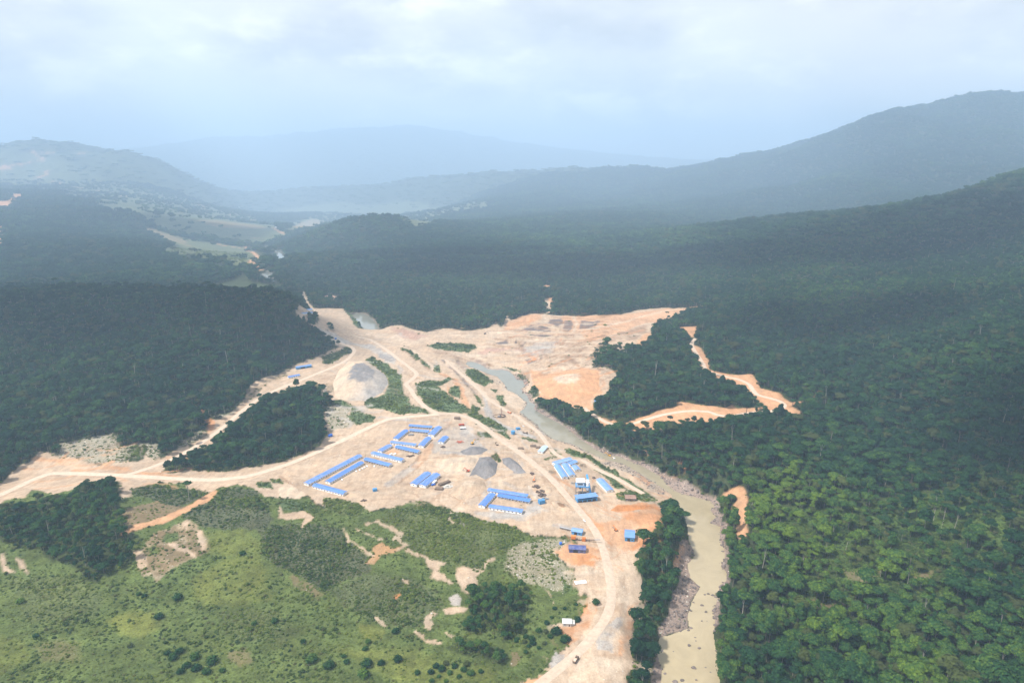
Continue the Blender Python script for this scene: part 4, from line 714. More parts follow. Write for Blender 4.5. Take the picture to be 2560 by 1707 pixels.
def tree_shape(kind, g):
    """lobes and trunk lines of one tree, in metres"""
    L_, T_ = [], []
    if kind == 'broad':
        h = 13 + 2*g.random(); rc = 5.6
        for k in range(8):
            a = k*2.4 + g.random(); rr = rc*(.25 + .62*g.random()); s = 2.3 + 1.2*g.random(); L_.append(((rr*math.cos(a), rr*math.sin(a), h - 1.6 + 2.6*g.random() - rr*.22), (s*1.15, s*1.15, s*.78)))
        L_.append(((0, 0, h+.8), (3.4, 3.4, 2.2)))
    elif kind == 'round':
        h = 11 + 2*g.random()
        for k in range(9):
            a = k*2.4 + g.random(); rr = 3.2*(.3 + .7*g.random()); s = 1.9 + .9*g.random(); L_.append(((rr*math.cos(a), rr*math.sin(a), h - 2.6 + 4.2*g.random()), (s, s, s*.9)))
        L_.append(((0, 0, h+1.5), (2.4, 2.4, 2.0)))
    elif kind == 'tall':
        h = 15 + 2*g.random()
        for k in range(9):
            a = k*2.4 + g.random(); z = k/8; rr = 2.6*(1-.55*z)*(.4+.6*g.random()); s = 2.2 - .8*z + .4*g.random(); L_.append(((rr*math.cos(a), rr*math.sin(a), h - 6 + 8*z), (s, s, s*.95)))
    elif kind == 'emergent':
        h = 24 + 3*g.random()
        for k in range(6):
            a = k*1.05 + .5*g.random(); rr = 2.2 + 2.2*g.random(); s = 1.7 + .7*g.random(); L_.append(((rr*math.cos(a), rr*math.sin(a), h - .4 + 1.4*g.random()), (s*1.15, s*1.15, s*.6)))
        L_.append(((0, 0, h+1.2), (2.4, 2.4, 1.3)))
    elif kind == 'sparse':
        h = 18 + 3*g.random()
        for k in range(6):
            a = k*2.4 + g.random(); rr = 1.2 + 1.9*g.random(); s = 1.0 + .6*g.random(); L_.append(((rr*math.cos(a), rr*math.sin(a), h - 3 + 4.4*g.random()), (s, s, s*.7)))
    elif kind == 'bush':
        h = 1.2
        for k in range(5):
            a = k*1.3 + g.random(); rr = .75*g.random() + .25; s = .75 + .35*g.random(); L_.append(((rr*math.cos(a), rr*math.sin(a), .55 + .5*g.random()), (s, s, s*.85)))
    elif kind == 'tuft':
        h = .6
        for k in range(4):
            a = k*1.6 + g.random(); rr = 1.1*g.random(); s = .55 + .4*g.random(); L_.append(((rr*math.cos(a), rr*math.sin(a), .2), (s, s, s*.6)))
    r0 = {'broad': .34, 'round': .26, 'tall': .28, 'emergent': .40, 'sparse': .24, 'bush': .05, 'tuft': .03}[kind]
    if kind not in ('bush', 'tuft'):
        bx, by = .5*g.normal(), .5*g.normal(); hb = h*.72 if kind != 'tall' else h*.6
        T_.append(([(0, 0, -1.2), (bx*.2, by*.2, hb*.35), (bx*.6, by*.6, hb*.75), (bx, by, h - .3)], [r0*1.35, r0, r0*.8, r0*.35]))
        for c, r in L_[::2]: T_.append(([(bx*.6, by*.6, hb*.75), ((bx+c[0])*.5, (by+c[1])*.5, (hb*.75 + c[2])*.52), tuple(c)], [r0*.5, r0*.35, r0*.15]))
    return L_, T_
def tree_meshes(kind, seed, cards, size, bark, leaf):
    g = np.random.default_rng(seed); L_, T_ = tree_shape(kind, g)
    C = Mesh_(); lobes_cards(C, L_, cards, size, g, core=.68 if kind != 'sparse' else .5)
    T = Mesh_()
    for p, r in T_: tube(T, p, r, 6)
    J = Mesh_(); J.v, J.q, J.t, J.n, J.mq, J.mt, J.k = list(C.v), list(C.q), list(C.t), list(C.n), list(C.mq), list(C.mt), C.k
    for p, r in T_[:1 if cards < 300 else None]: tube(J, p, r, 5, mat=1)
    crown = C.build(kind + '_crown', [leaf]); trunk = T.build(kind + '_trunk', [bark]) if T_ else None; joint = J.build(kind + '_tree', [leaf, bark])
    return crown, trunk, joint
KINDS = ['broad', 'broad', 'round', 'round', 'tall', 'emergent', 'sparse']
NEAR = []; MID = []
for i, k in enumerate(KINDS):
    bark = M_PALEBARK if k in ('emergent', 'sparse') else M_BARK
    NEAR.append((k,) + tree_meshes(k, 100+i, 880 if k in ('broad', 'round', 'tall') else 380, 1.15 if k != 'sparse' else .9, bark, M_LEAF))
    MID.append(tree_meshes(k, 200+i, 230 if k in ('broad', 'round', 'tall') else 120, 2.0 if k != 'sparse' else 1.4, M_BARK, M_LEAF)[2])
BUSH = [tree_meshes('bush', 300+i, 110, .5, M_BARK, M_SHRUB)[2] for i in range(3)]
TUFT = [tree_meshes('tuft', 320+i, 60, .55, M_BARK, M_SHRUB)[2] for i in range(2)]
def clump(seed, n, rad, cards, size):
    g = np.random.default_rng(seed); M = Mesh_()
    for k in range(n):
        a = g.random()*6.28; r = rad*math.sqrt(g.random()); s = 4.6 + 2.4*g.random(); z = 9 + 5*g.random()
        lob = [((r*math.cos(a) + 2*g.normal(), r*math.sin(a) + 2*g.normal(), z + 1.5*g.normal()), (s*.8, s*.8, s*.62)) for _ in range(2)]
        lobes_cards(M, lob, cards, size, g, core=.9)
    return M.build('far_clump', [M_LEAF])
CLUMP = [clump(400+i, 11, 17, 26, 3.4) for i in range(4)]
FARCL = [clump(420+i, 14, 42, 12, 9) for i in range(3)]

# ------------------------------------------------------------------ scattering: points on the ground
def jitter_rings(d0, d1, s, az=R(54)):
    xs = np.arange(-d1*math.sin(az), d1*math.sin(az), s); ys = np.arange(d0*math.cos(az)*.98, d1, s)
    x, y = np.meshgrid(xs, ys); x = (x + rng.uniform(-.72, .72, x.shape)*s).ravel(); y = (y + rng.uniform(-.72, .72, y.shape)*s).ravel()
    D = np.hypot(x, y); m = (D >= d0) & (D < d1) & (np.abs(np.arctan2(x, y)) < az); return x[m], y[m]
def water_free(x, y):
    ok = np.ones(len(x), bool)
    for (nm, zl, px), w in zip(RIVER, RIV_W): ok &= ~((hz(x, y) < zl + .25) & (np.abs(x - w[:, 0].mean()) < np.ptp(w[:, 0])) & (np.abs(y - w[:, 1].mean()) < np.ptp(w[:, 1])))
    for (nm, hw, px), (w, z) in zip(ROADS, ROAD_W): 
        m = (x > w[:, 0].min()-8) & (x < w[:, 0].max()+8) & (y > w[:, 1].min()-8) & (y < w[:, 1].max()+8); k = np.nonzero(m)[0]
        if len(k): ok[k] &= seg_dist(x[k], y[k], w, False) > hw + 1.5
    return ok
SUNLIT_LIME = [(hit(P('J', (450, 620)))[0], 130, .30), (hit(P('J', (760, 500)))[0], 90, .2), (hit(P('J', (200, 380)))[0], 80, .18), (hit(P('J', (150, 1400)))[0], 70, .22), (hit(P('J', (900, 900)))[0], 80, .2), (hit(P('J', (1000, 1450)))[0], 60, .16), (hit(P('F', (2250, 100)))[0], 150, .2), (hit(P('G', (650, 500)))[0], 45, .18), (hit(P('I', (750, 650)))[0], 40, .12)]  # yellow-green species, with sunlit brightness of the slope painted into the leaf tint
def tint_at(x, y):
    t = .225 + .22*fbm(x, y, 150, 3, 91) + .17*fbm(x, y, 35, 2, 95) + .42*fbm(x, y, 620, 4, 97, .6)*sstep(1200, 2600, np.hypot(x, y))
    for c, r, a in SUNLIT_LIME: t = t + a*np.exp(-((x-c[0])**2 + (y-c[1])**2)/r**2)
    D = np.hypot(x, y); return np.clip(t - .06*sstep(1000, 2000, D) + .13*((np.arctan2(x, y) < .2) & (D < 900)), .02, .95)
def scatter(name, label, cat, protos, x, y, scl, idx, tint, sink=.0, tilt=.06):
    me = bpy.data.meshes.new(name); n = len(x); me.vertices.add(n)
    me.vertices.foreach_set('co', np.c_[x, y, hz(x, y) - sink].astype(np.float32).ravel())
    rot = np.c_[rng.normal(0, tilt, n), rng.normal(0, tilt, n), rng.uniform(0, 6.283, n)]
    for nm, ty, key, val in (('rot', 'FLOAT_VECTOR', 'vector', rot), ('scl', 'FLOAT_VECTOR', 'vector', scl), ('idx', 'INT', 'value', idx), ('tint', 'FLOAT', 'value', tint)):
        a = me.attributes.new(nm, ty, 'POINT'); a.data.foreach_set(key, np.ascontiguousarray(val, np.int32 if ty == 'INT' else np.float32).ravel())
    o = link(name, me, kind='stuff', label=label, category=cat)
    c = bpy.data.collections.new(name + '_kinds')
    for i, p in enumerate(protos): c.objects.link(bpy.data.objects.new('%s_kind_%02d' % (name, i), p))
    g = bpy.data.node_groups.new(name, 'GeometryNodeTree'); g.interface.new_socket('Geometry', in_out='INPUT', socket_type='NodeSocketGeometry'); g.interface.new_socket('Geometry', in_out='OUTPUT', socket_type='NodeSocketGeometry')
    gi_ = g.nodes.new('NodeGroupInput'); go = g.nodes.new('NodeGroupOutput'); mp = g.nodes.new('GeometryNodeMeshToPoints'); ip = g.nodes.new('GeometryNodeInstanceOnPoints'); ci = g.nodes.new('GeometryNodeCollectionInfo')
    ci.inputs['Collection'].default_value = c; ci.inputs['Separate Children'].default_value = True; ci.inputs['Reset Children'].default_value = True
    def na(nm, ty):
        q = g.nodes.new('GeometryNodeInputNamedAttribute'); q.data_type = ty; q.inputs['Name'].default_value = nm; return q.outputs['Attribute']
    er = g.nodes.new('FunctionNodeEulerToRotation'); g.links.new(na('rot', 'FLOAT_VECTOR'), er.inputs[0]); g.links.new(er.outputs[0], ip.inputs['Rotation'])
    g.links.new(na('scl', 'FLOAT_VECTOR'), ip.inputs['Scale']); g.links.new(na('idx', 'INT'), ip.inputs['Instance Index']); ip.inputs['Pick Instance'].default_value = True
    g.links.new(gi_.outputs[0], mp.inputs[0]); g.links.new(mp.outputs[0], ip.inputs['Points']); g.links.new(ci.outputs[0], ip.inputs['Instance']); g.links.new(ip.outputs[0], go.inputs[0])
    md = o.modifiers.new('scatter', 'NODES'); md.node_group = g
    return o
def pick(x, y, chan, k=1.0):
    c_ = cover(x, y)[:, chan]; return (rng.random(len(x)) < c_*k) & (c_ > (.09 if chan == 3 else .015))
def sized(n, lo, hi, vert=.14):
    s = rng.uniform(lo, hi, n); return np.c_[s*rng.uniform(.9, 1.1, n), s*rng.uniform(.9, 1.1, n), s*rng.uniform(1-vert, 1+vert, n)]
KP = np.array([.27, .27, .16, .16, .11, .02, .01])
def kinds(n): return rng.choice(len(KINDS), n, p=KP/KP.sum())
def in_traced_wood(T, hgt):
    """forest edges were cut back where the photograph shows open ground right behind them"""
    h = np.array([13., 13., 11, 11, 15, 24, 18])[T['k']]*T['s'][:, 2]*hgt; px, py, f = project(T['x'], T['y'], hz(T['x'], T['y']) + h)
    w = hit(np.c_[px, py]); fo = cover(w[:, 0], w[:, 1])[:, 3]; wet = ~water_free(w[:, 0], w[:, 1])
    keep = (fo > .3) | (rng.random(len(px)) < .06); keep &= ~wet | (rng.random(len(px)) < .1)
    return {k: v[keep] for k, v in T.items()}
# near forest: every tree
x, y = jitter_rings(385, 1450, 6.1); m = pick(x, y, 3); x, y = x[m], y[m]; m = water_free(x, y); x, y = x[m], y[m]
NT = dict(x=x, y=y, s=sized(len(x), .34, .86, .22)*(1 + .75*(rng.random((len(x), 1)) < .13))*np.where((np.arctan2(x, y) < .2) & (np.hypot(x, y) < 950), .72, 1.0)[:, None], k=kinds(len(x)), t=tint_at(x, y))
NT = in_traced_wood(NT, .78)
# mid forest and far woods
x, y = jitter_rings(1450, 2700, 8.6, R(48)); m = pick(x, y, 3); x, y = x[m], y[m]; m = water_free(x, y); x, y = x[m], y[m]
MT = dict(x=x, y=y, s=sized(len(x), .52, 1.05)*(1 + .45*(rng.random((len(x), 1)) < .1)), k=kinds(len(x)), t=tint_at(x, y))
MT = in_traced_wood(MT, .7)
x, y = jitter_rings(2700, 10500, 31, R(47)); m = pick(x, y, 3); x, y = x[m], y[m]
px, py, f = project(x, y, hz(x, y) + 13); w = hit(np.c_[px, py]); m = (((cover(w[:, 0], w[:, 1])[:, 3] > .3) | (rng.random(len(x)) < .12)) & water_free(w[:, 0], w[:, 1]) & water_free(x, y)) | (f > 6500); x, y = x[m], y[m]
scatter('far_woods', 'hazy blue-green woods covering the hills beyond the river bend', 'forest', CLUMP, x, y, sized(len(x), .8, 1.25, .2)*np.c_[np.ones(len(x)), np.ones(len(x)), 1 + .6*sstep(4500, 6500, np.hypot(x, y))], rng.integers(0, 4, len(x)), tint_at(x, y), .5, .03)
x, y = jitter_rings(10500, 33000, 150, R(45)); m = pick(x, y, 3); x, y = x[m], y[m]
scatter('distant_woods', 'pale blue woods on the farthest mountain ridges', 'forest', FARCL, x, y, sized(len(x), .9, 1.3, .3), rng.integers(0, 3, len(x)), tint_at(x, y), .5, .03)
scatter('forest', 'dense rainforest trees covering the slopes around the construction valley', 'forest', MID, MT['x'], MT['y'], MT['s'], MT['k'], MT['t'], .2)
# ------------------------------------------------------------------ keep trees and shrubs off the buildings
def clear_of_sites(x, y, m=3.0):
    ok = np.ones(len(x), bool)
    for c0, u, n, ln, dep, z in SITE.values():
        dx_ = x - c0[0]; dy_ = y - c0[1]; ok &= ~((np.abs(dx_*u[0] + dy_*u[1]) < ln/2 + m) & (np.abs(dx_*n[0] + dy_*n[1]) < dep/2 + m))
    return ok
m = clear_of_sites(NT['x'], NT['y'], 5); NT = {k: v[m] for k, v in NT.items()}
ORD = ['first', 'second', 'third', 'fourth', 'fifth', 'sixth', 'seventh', 'eighth', 'ninth', 'tenth', 'eleventh', 'twelfth', 'thirteenth', 'fourteenth', 'fifteenth', 'sixteenth', 'seventeenth', 'eighteenth', 'nineteenth', 'twentieth']
def ordinal(i): return ORD[i] if i < 20 else '%dth' % (i+1)
def tag(o, label=None, cat=None, group=None):
    if label: o['label'] = label
    if cat: o['category'] = cat
    if group: o['group'] = group
    return o
def empty(name, loc, rz=0.0):
    o = bpy.data.objects.new(name, None); COL.objects.link(o); o.location = loc; o.rotation_euler = (0, 0, rz); o.empty_display_size = 1; return o
def distinct(items, horizontal=True):
    """items: dicts with base label, px, py; adds an ordinal from the left where several share a base label"""
    by = {}
    for it in items: by.setdefault(it['base'], []).append(it)
    for b, l in by.items():
        l.sort(key=lambda q: q['px'])
        for i, it in enumerate(l):
            if len(l) == 1: it['label'] = b
            elif i == len(l)-1 and len(l) > 2: it['label'] = b + ', last to the right'
            else: it['label'] = b + ', %s from the left' % ordinal(i)
def zone(px, py):
    if 1560 < px < 1740 and py > 1230 and px < 1730 - max(0, (py-1330))*.12:
        return 'in the ' + ('upper' if py < 1330 else 'shed-side' if py < 1420 else 'middle' if py < 1560 else 'bottom') + ' river strip'
    if px > 1740:
        row = 'bottom' if py > 1610 else 'lower' if py > 1520 else 'middle' if py > 1430 else 'upper'
        colm = 'riverside forest' if px < 1900 else 'right-bank forest' if px < 2120 else 'right-hand forest' if px < 2340 else 'far-right forest'
        return 'in the ' + row + ' ' + colm
    if px < 400 and py < 1470: return 'in the left road-bend grove'
    if 1100 < px < 1380 and py > 1400: return 'in the orchard-side clump'
    if px < 800: return 'on the lower left slope'
    return 'near the lower haul road' if py > 1400 else 'beside the construction site'
CROWN_WORD = {'broad': 'broad-crowned tree', 'round': 'round-crowned tree', 'tall': 'tall pointed tree', 'emergent': 'umbrella-crowned pale-trunked tree', 'sparse': 'thin-crowned pale-trunked tree'}
def tree_colour(t): return 'dark green' if t < .27 else 'mid green' if t < .5 else 'lime green'
proto_trees = []
TREES = []   # dicts x, y, scale, kind index, tint
# tall pale-trunked trees that stand out singly in the photograph (feet of their trunks)
for c, q in (('J', ((1020,690),(680,735),(335,870),(410,935),(725,640),(1100,700),(1222,835),(1035,880),(1440,530),(1608,700),(1503,915),(1298,1475),(953,1135),(398,1140),(645,1310),(1860,955),(1930,440),(1720,1000),(1805,1220))), ('I', ((897,880),(690,1290))), ('D', ((1372,495),(522,920),(478,950),(1733,560),(850,1062),(2018,890),(2060,930),(2190,975),(1302,1460),(1540,780)))):
    w = hit(P(c, *q))
    for i, (a, b) in enumerate(w):
        TREES.append(dict(x=a, y=b, s=np.array([1, 1, 1])*rng.uniform(.62, .82) if c != 'D' else np.array([1, 1, 1])*rng.uniform(.75, .95), k=5 if i % 3 else 6, t=float(rng.uniform(.3, .6)), hand=c))
zt = hz(NT['x'], NT['y']); pX, pY, pF = project(NT['x'], NT['y'], zt + 10)
big = NT['s'].mean(1)*np.array([6.2, 6.2, 4.6, 4.6, 4.0, 5, 3.6])[NT['k']]/pF
vis = (pX > 8) & (pX < 2552) & (pY > 20) & (pY < 1700)
order = np.argsort(-np.where(vis, big, -1))[:300-len(TREES)]
for i in order: TREES.append(dict(x=NT['x'][i], y=NT['y'][i], s=NT['s'][i], k=int(NT['k'][i]), t=float(NT['t'][i])))
rest = np.ones(len(NT['x']), bool); rest[order] = False
for t in TREES:
    z = float(hz(t['x'], t['y'])); t['z'] = z; a, b, f = project(t['x'], t['y'], z + 10); t['px'], t['py'] = float(a), float(b)
    kd = NEAR[t['k']][0]; zn = zone(t['px'], t['py'])
    if t.get('hand') == 'D': zn = 'on the left forest hill' if t['py'] < 1010 else 'beside the left haul road'
    t['base'] = '%s %s %s' % (tree_colour(t['t']), CROWN_WORD[kd], zn)
distinct(TREES)
for t in TREES:
    kd, crown, trunk, joint = NEAR[t['k']]
    e = empty('tree', (t['x'], t['y'], t['z'] - .2), rng.uniform(0, 6.28)); e.scale = tuple(t['s'])
    tag(e, t['label'], 'tree', 'single trees standing out in the nearest woods')
    c = link('crown', crown, e, tint=t['t']); k = link('trunk', trunk, e)
scatter('near_forest', 'crowded forest trees between the nearest single trees', 'forest', [n[3] for n in NEAR], NT['x'][rest], NT['y'][rest], NT['s'][rest], NT['k'][rest], NT['t'][rest], .2)
# ------------------------------------------------------------------ orchard and field bushes that can be counted
BC, BT, BJ = tree_meshes('bush', 340, 260, .42, M_BARK, M_LEAF)
def bush_stem():
    M = Mesh_()
    for k in range(3): tube(M, [(0, 0, -.3), (.15*math.cos(k*2.1), .15*math.sin(k*2.1), .35), (.4*math.cos(k*2.1), .4*math.sin(k*2.1), .8)], [.06, .05, .02], 5)
    return M.build('bush_stem', [M_BARK])
BS = bush_stem(); items = []
for c, lst, where in (('H', ((1080,1430,1.9),(1120,1450,2.2),(1150,1410,1.7),(1045,1470,1.8),(1210,1430,1.8),(1175,1475,1.6),(1270,1455,1.8),(1290,1415,2.0),(1320,1480,2.1),(1240,1500,1.3),(1390,1465,1.5),(1100,1500,1.2),(950,1475,1.7),(1050,1530,1.4),(1150,1530,1.3)), 'in the orchard rows at the bottom edge'),
        ('H', ((1790,1185,1.9),(1840,1190,1.6),(1870,1225,1.7),(1700,1225,1.6),(1740,1240,2.0),(1690,1260,1.5),(1750,1270,1.9),(1640,1250,1.8),(1845,1130,1.8),(1880,1090,1.2),(1910,1195,3.1),(1975,1250,3.0),(1790,1300,1.2),(1700,1330,1.4),(1830,1270,1.4),(1720,1290,1.3),(1900,1030,1.5),(1970,1030,1.3),(2050,1000,1.2),(2185,990,2.6),(2060,1110,2.2)), 'in the orchard beside the white farmhouse'),
        ('H', ((700,1410,2.0),(600,1420,3.2),(590,1310,1.7),(460,1400,1.8),(440,1360,1.4),(220,1390,3.2),(340,1430,3.0),(580,1490,3.2),(815,1385,2.6),(800,1190,2.2),(610,1260,1.8),(160,1260,1.7)), 'on the meadow at the lower middle'),
        ('G', ((1160,1340,1.8),(1240,1330,2.2),(1200,1370,2.6),(1350,1370,2.8),(1470,1400,3.2),(1360,1450,2.6),(1290,1430,2.2),(1250,1470,2.0),(1430,1470,2.4),(1540,1460,1.8),(1900,1120,2.2),(1760,1135,1.7),(1680,650,2.2),(900,1290,1.6),(140,985,2.4),(1100,1090,2.6),(1230,960,3.0),(1000,945,1.8),(250,1220,1.7),(960,930,1.6)), 'on the grassy slope at the lower left')):
    w = hit(P(c, *[q[:2] for q in lst]))
    for (a, b), q in zip(w, lst):
        sx, sy = P(c, q[:2])[0]; s = q[2]*1.05; t = float(np.clip(.2 + .25*rng.random() + (.3 if q[0] in (580, 140) else 0), 0, .9))
        items.append(dict(x=a, y=b, s=s, t=t, px=sx, py=sy, base='%s %s bush %s' % ('dark green' if t < .3 else 'lime green' if t > .5 else 'green', 'large' if s > 2.7 else 'round' if s > 1.75 else 'small', where)))
distinct(items)
for t in items:
    e = empty('bush', (t['x'], t['y'], float(hz(t['x'], t['y'])) - .1), rng.uniform(0, 6.28)); e.scale = (t['s']*.9,)*2 + (t['s'],); tag(e, t['label'], 'bush', 'bushes dotted over orchard and meadow')
    link('foliage', BC, e, tint=t['t']); link('stem', BS, e)
# ------------------------------------------------------------------ uncountable shrubs, stones
def shrub_field(d0, d1, sp, k, smax):
    x, y = jitter_rings(d0, d1, sp); m = pick(x, y, 4, k); x, y = x[m], y[m]; m = water_free(x, y) & clear_of_sites(x, y, 1.5); x, y = x[m], y[m]; cv = cover(x, y)
    sc = sized(len(x), .35, smax, .25)*np.clip(1.0 + .8*fbm(x, y, 32, 3, 3), .35, 2)[:, None]*np.where(cv[:, 4] > .7, 1.3, 1.0)[:, None]
    return x, y, sc, np.clip(.50 + .42*fbm(x, y, 46, 4, 7, .65) + .28*sstep(.065, .10, cv[:, 0]) - .14*(cv[:, 4] > .9), .04, .95)
for nm, lb, d0, d1, sp, k, smax in (('shrubs', 'low shrubs and weeds covering the near grassy slopes', 385, 760, 2.1, .95, 1.05), ('scrub', 'scrubby growth on the clearings and verges around the camp', 760, 1600, 3.0, .95, 1.35), ('far_scrub', 'rough scrub on the far open slopes behind the left hill', 1600, 4200, 10.0, .95, 3.4)):
    x, y, sc, tt = shrub_field(d0, d1, sp, k, smax); scatter(nm, lb, 'shrubs', BUSH + TUFT, x, y, sc, rng.choice(5, len(x), p=[.07, .07, .07, .39, .40]), tt, .1); print(nm, len(x))
def rock_mesh(seed, sub=1):
    g = np.random.default_rng(seed); iv, it = ico(sub); ax = np.array([1.0, .75 + .3*g.random(), .5 + .25*g.random()]); n = [g.normal(size=3) for _ in range(5)]
    v = iv.copy()
    for q in n:
        q = q/np.linalg.norm(q); d = v @ q; v = v - np.outer(np.maximum(d - (.55 + .3*g.random()), 0), q)
    v = v*ax*(1 + .12*(g.random((len(v), 1)) - .5)); return np_mesh('rock', v, None, it)
M_ROCK = plain('river_rock', (.145, .12, .11), .85, grain=.35, scale=1.2); M_STONE = plain('pale_stone', (.50, .46, .40), .9, grain=.3, scale=1.2)
RK = [rock_mesh(500+i) for i in range(4)]; RP = [rock_mesh(510+i) for i in range(4)]
for r in RK: r.materials.append(M_ROCK)
for r in RP: r.materials.append(M_STONE)
x, y = jitter_rings(385, 1300, 2.2); cv = cover(x, y); m = rng.random(len(x)) < cv[:, 5]*.7; x, y = x[m], y[m]; cv = cv[m]; m = clear_of_sites(x, y, 1); x, y, cv = x[m], y[m], cv[m]
dr = np.zeros(len(x), bool)
w0 = np.array(RIV_W[0]); dr = seg_dist(x, y, w0[:len(lower_l)+len(lower_r)], False) < 26
dr &= rng.random(len(x)) < .75
ss = np.exp(rng.normal(-.55, .45, len(x)))
ok = water_free(x, y) | (dr & (rng.random(len(x)) < .6))
a = dr & ok; scatter('river_stones', 'grey-brown stones strewn along both river banks', 'stones', RK, x[a], y[a], np.c_[ss, ss, ss][a]*1.6, rng.integers(0, 4, a.sum()), np.zeros(a.sum()), -.05, .3)
b = ~dr & ok; scatter('rubble', 'pale broken stones scattered over slopes and bare ground', 'stones', RP, x[b], y[b], np.c_[ss, ss, ss][b]*.8, rng.integers(0, 4, b.sum()), np.zeros(b.sum()), -.05, .3)
print('veg', len(NT['x']), len(MT['x']), len(x), time.time()-T0)
# ------------------------------------------------------------------ built things
def roof_mat(name, col, rough=.45):
    m = plain(name, col, rough, grain=.10, scale=.08, spec=.4); t = m.node_tree; b = t.nodes['Principled BSDF']
    tc = N(t, 'ShaderNodeTexCoord'); wv = N(t, 'ShaderNodeTexWave', inp={'Scale': 1.6, 'Distortion': 0}); wv.bands_direction = 'X'; L(t, tc.outputs['Object'], wv.inputs['Vector'])
    base = b.inputs['Base Color'].links[0].from_socket; n = N(t, 'ShaderNodeTexNoise', inp={'Scale': .22, 'Detail': 6, 'Roughness': .7}); L(t, tc.outputs['Object'], n.inputs['Vector'])
    oi = N(t, 'ShaderNodeObjectInfo'); f = N(t, 'ShaderNodeMapRange', inp={'From Min': .40, 'From Max': .75, 'To Min': .04, 'To Max': .42}); L(t, n.outputs[0], f.inputs[0]); mu = N(t, 'ShaderNodeMath', operation='MULTIPLY'); L(t, f.outputs[0], mu.inputs[0]); ad = N(t, 'ShaderNodeMath', operation='ADD'); L(t, oi.outputs['Random'], ad.inputs[0]); ad.inputs[1].default_value = .3; L(t, ad.outputs[0], mu.inputs[1])
    dm = N(t, 'ShaderNodeMixRGB'); L(t, mu.outputs[0], dm.inputs[0]); L(t, base, dm.inputs[1]); dm.inputs[2].default_value = (.46, .42, .37, 1); L(t, dm.outputs[0], b.inputs['Base Color'])   # blown dust
    bp = N(t, 'ShaderNodeBump', inp={'Strength': .5, 'Distance': .05}); L(t, wv.outputs['Fac'], bp.inputs['Height']); L(t, bp.outputs[0], b.inputs['Normal']); return m
MAT = {'blue': roof_mat('blue_sheet', (.055, .185, .56)), 'sky': roof_mat('light_blue_sheet', (.13, .28, .58)), 'paleblue': roof_mat('pale_blue_sheet', (.42, .56, .72)), 'navy': roof_mat('navy_tarpaulin', (.018, .045, .22), .6), 'rust': roof_mat('rusty_sheet', (.21, .105, .075), .8), 'zinc': roof_mat('pale_zinc', (.58, .58, .58), .6),
       'white': plain('white_panel', (.80, .81, .81), .6, grain=.06), 'bluewall': plain('blue_panel', (.07, .26, .52), .6, grain=.08), 'wood': plain('dark_wood', (.16, .11, .075), .9), 'pale': plain('pale_render', (.55, .53, .49), .9),
       'dark': plain('dark_opening', (.035, .035, .04), .5, grain=.1), 'glass': plain('window_glass', (.06, .075, .09), .15, grain=.1, spec=.6), 'steel': plain('grey_steel', (.30, .30, .31), .5, .4), 'yellow': plain('machine_yellow', (.62, .33, .035), .5, grain=.12), 'red': plain('machine_red', (.52, .10, .05), .5), 'orange': plain('machine_orange', (.60, .20, .05), .5),
       'paint_white': plain('vehicle_white', (.80, .80, .80), .3, grain=.05, spec=.5), 'tyre': plain('tyre_rubber', (.022, .022, .024), .9), 'brown': plain('brown_canvas', (.16, .115, .085), .9, grain=.25), 'tank_blue': plain('blue_tank', (.03, .13, .52), .4), 'sack': plain('pale_sacks', (.52, .50, .47), .9, grain=.2), 'log': plain('dry_timber', (.30, .24, .18), .9, grain=.3), 'scrap': plain('rusty_scrap', (.13, .095, .08), .8, grain=.4)}
class BM:
    def __init__(s): s.v = []; s.f = []
    def box(s, x0, x1, y0, y1, z0, z1, rx=0, rz=0, c=None):
        k = len(s.v); p = [Vector((x, y, z)) for z in (z0, z1) for x, y in ((x0, y0), (x1, y0), (x1, y1), (x0, y1))]
        if rx or rz:
            c = Vector(c or ((x0+x1)/2, (y0+y1)/2, (z0+z1)/2)); mt = Matrix.Rotation(rz, 3, 'Z') @ Matrix.Rotation(rx, 3, 'Y'); p = [c + mt @ (q - c) for q in p]
        s.v += p; s.f += [[k+i for i in f] for f in ((3,2,1,0), (4,5,6,7), (0,1,5,4), (1,2,6,5), (2,3,7,6), (3,0,4,7))]; return s
    def poly(s, prof, y0, y1):                        # closed profile in x-z, swept along y
        k = len(s.v); n = len(prof); s.v += [Vector((x, y, z)) for y in (y0, y1) for x, z in prof]
        s.f += [list(range(k, k+n)), list(range(k+2*n-1, k+n-1, -1))] + [[k+(i+1) % n, k+i, k+n+i, k+n+(i+1) % n] for i in range(n)]; return s
    def cyl(s, p, q, r, n=12, r2=None):
        p = Vector(p); q = Vector(q); d = (q-p).normalized(); a = d.orthogonal().normalized(); b = d.cross(a); k = len(s.v); r2 = r if r2 is None else r2
        for c, rr in ((p, r), (q, r2)): s.v += [c + (a*math.cos(6.28318*i/n) + b*math.sin(6.28318*i/n))*rr for i in range(n)]
        s.f += [[k+i, k+(i+1) % n, k+n+(i+1) % n, k+n+i] for i in range(n)] + [list(range(k+n-1, k-1, -1)), list(range(k+n, k+2*n))]; return s
    def mesh(s, name, mat, bevel=0):
        bm = bmesh.new(); vs_ = [bm.verts.new(v) for v in s.v]
        for f in s.f: bm.faces.new([vs_[i] for i in f])
        bmesh.ops.recalc_face_normals(bm, faces=bm.faces)
        if bevel: bmesh.ops.bevel(bm, geom=list(bm.edges), offset=bevel, segments=2, affect='EDGES', clamp_overlap=True)
        me = bpy.data.meshes.new(name); bm.to_mesh(me); bm.free(); me.materials.append(MAT[mat] if isinstance(mat, str) else mat); return me
    def part(s, name, mat, parent, bevel=0, **pr): return link(name, s.mesh(name, mat, bevel), parent, **pr)
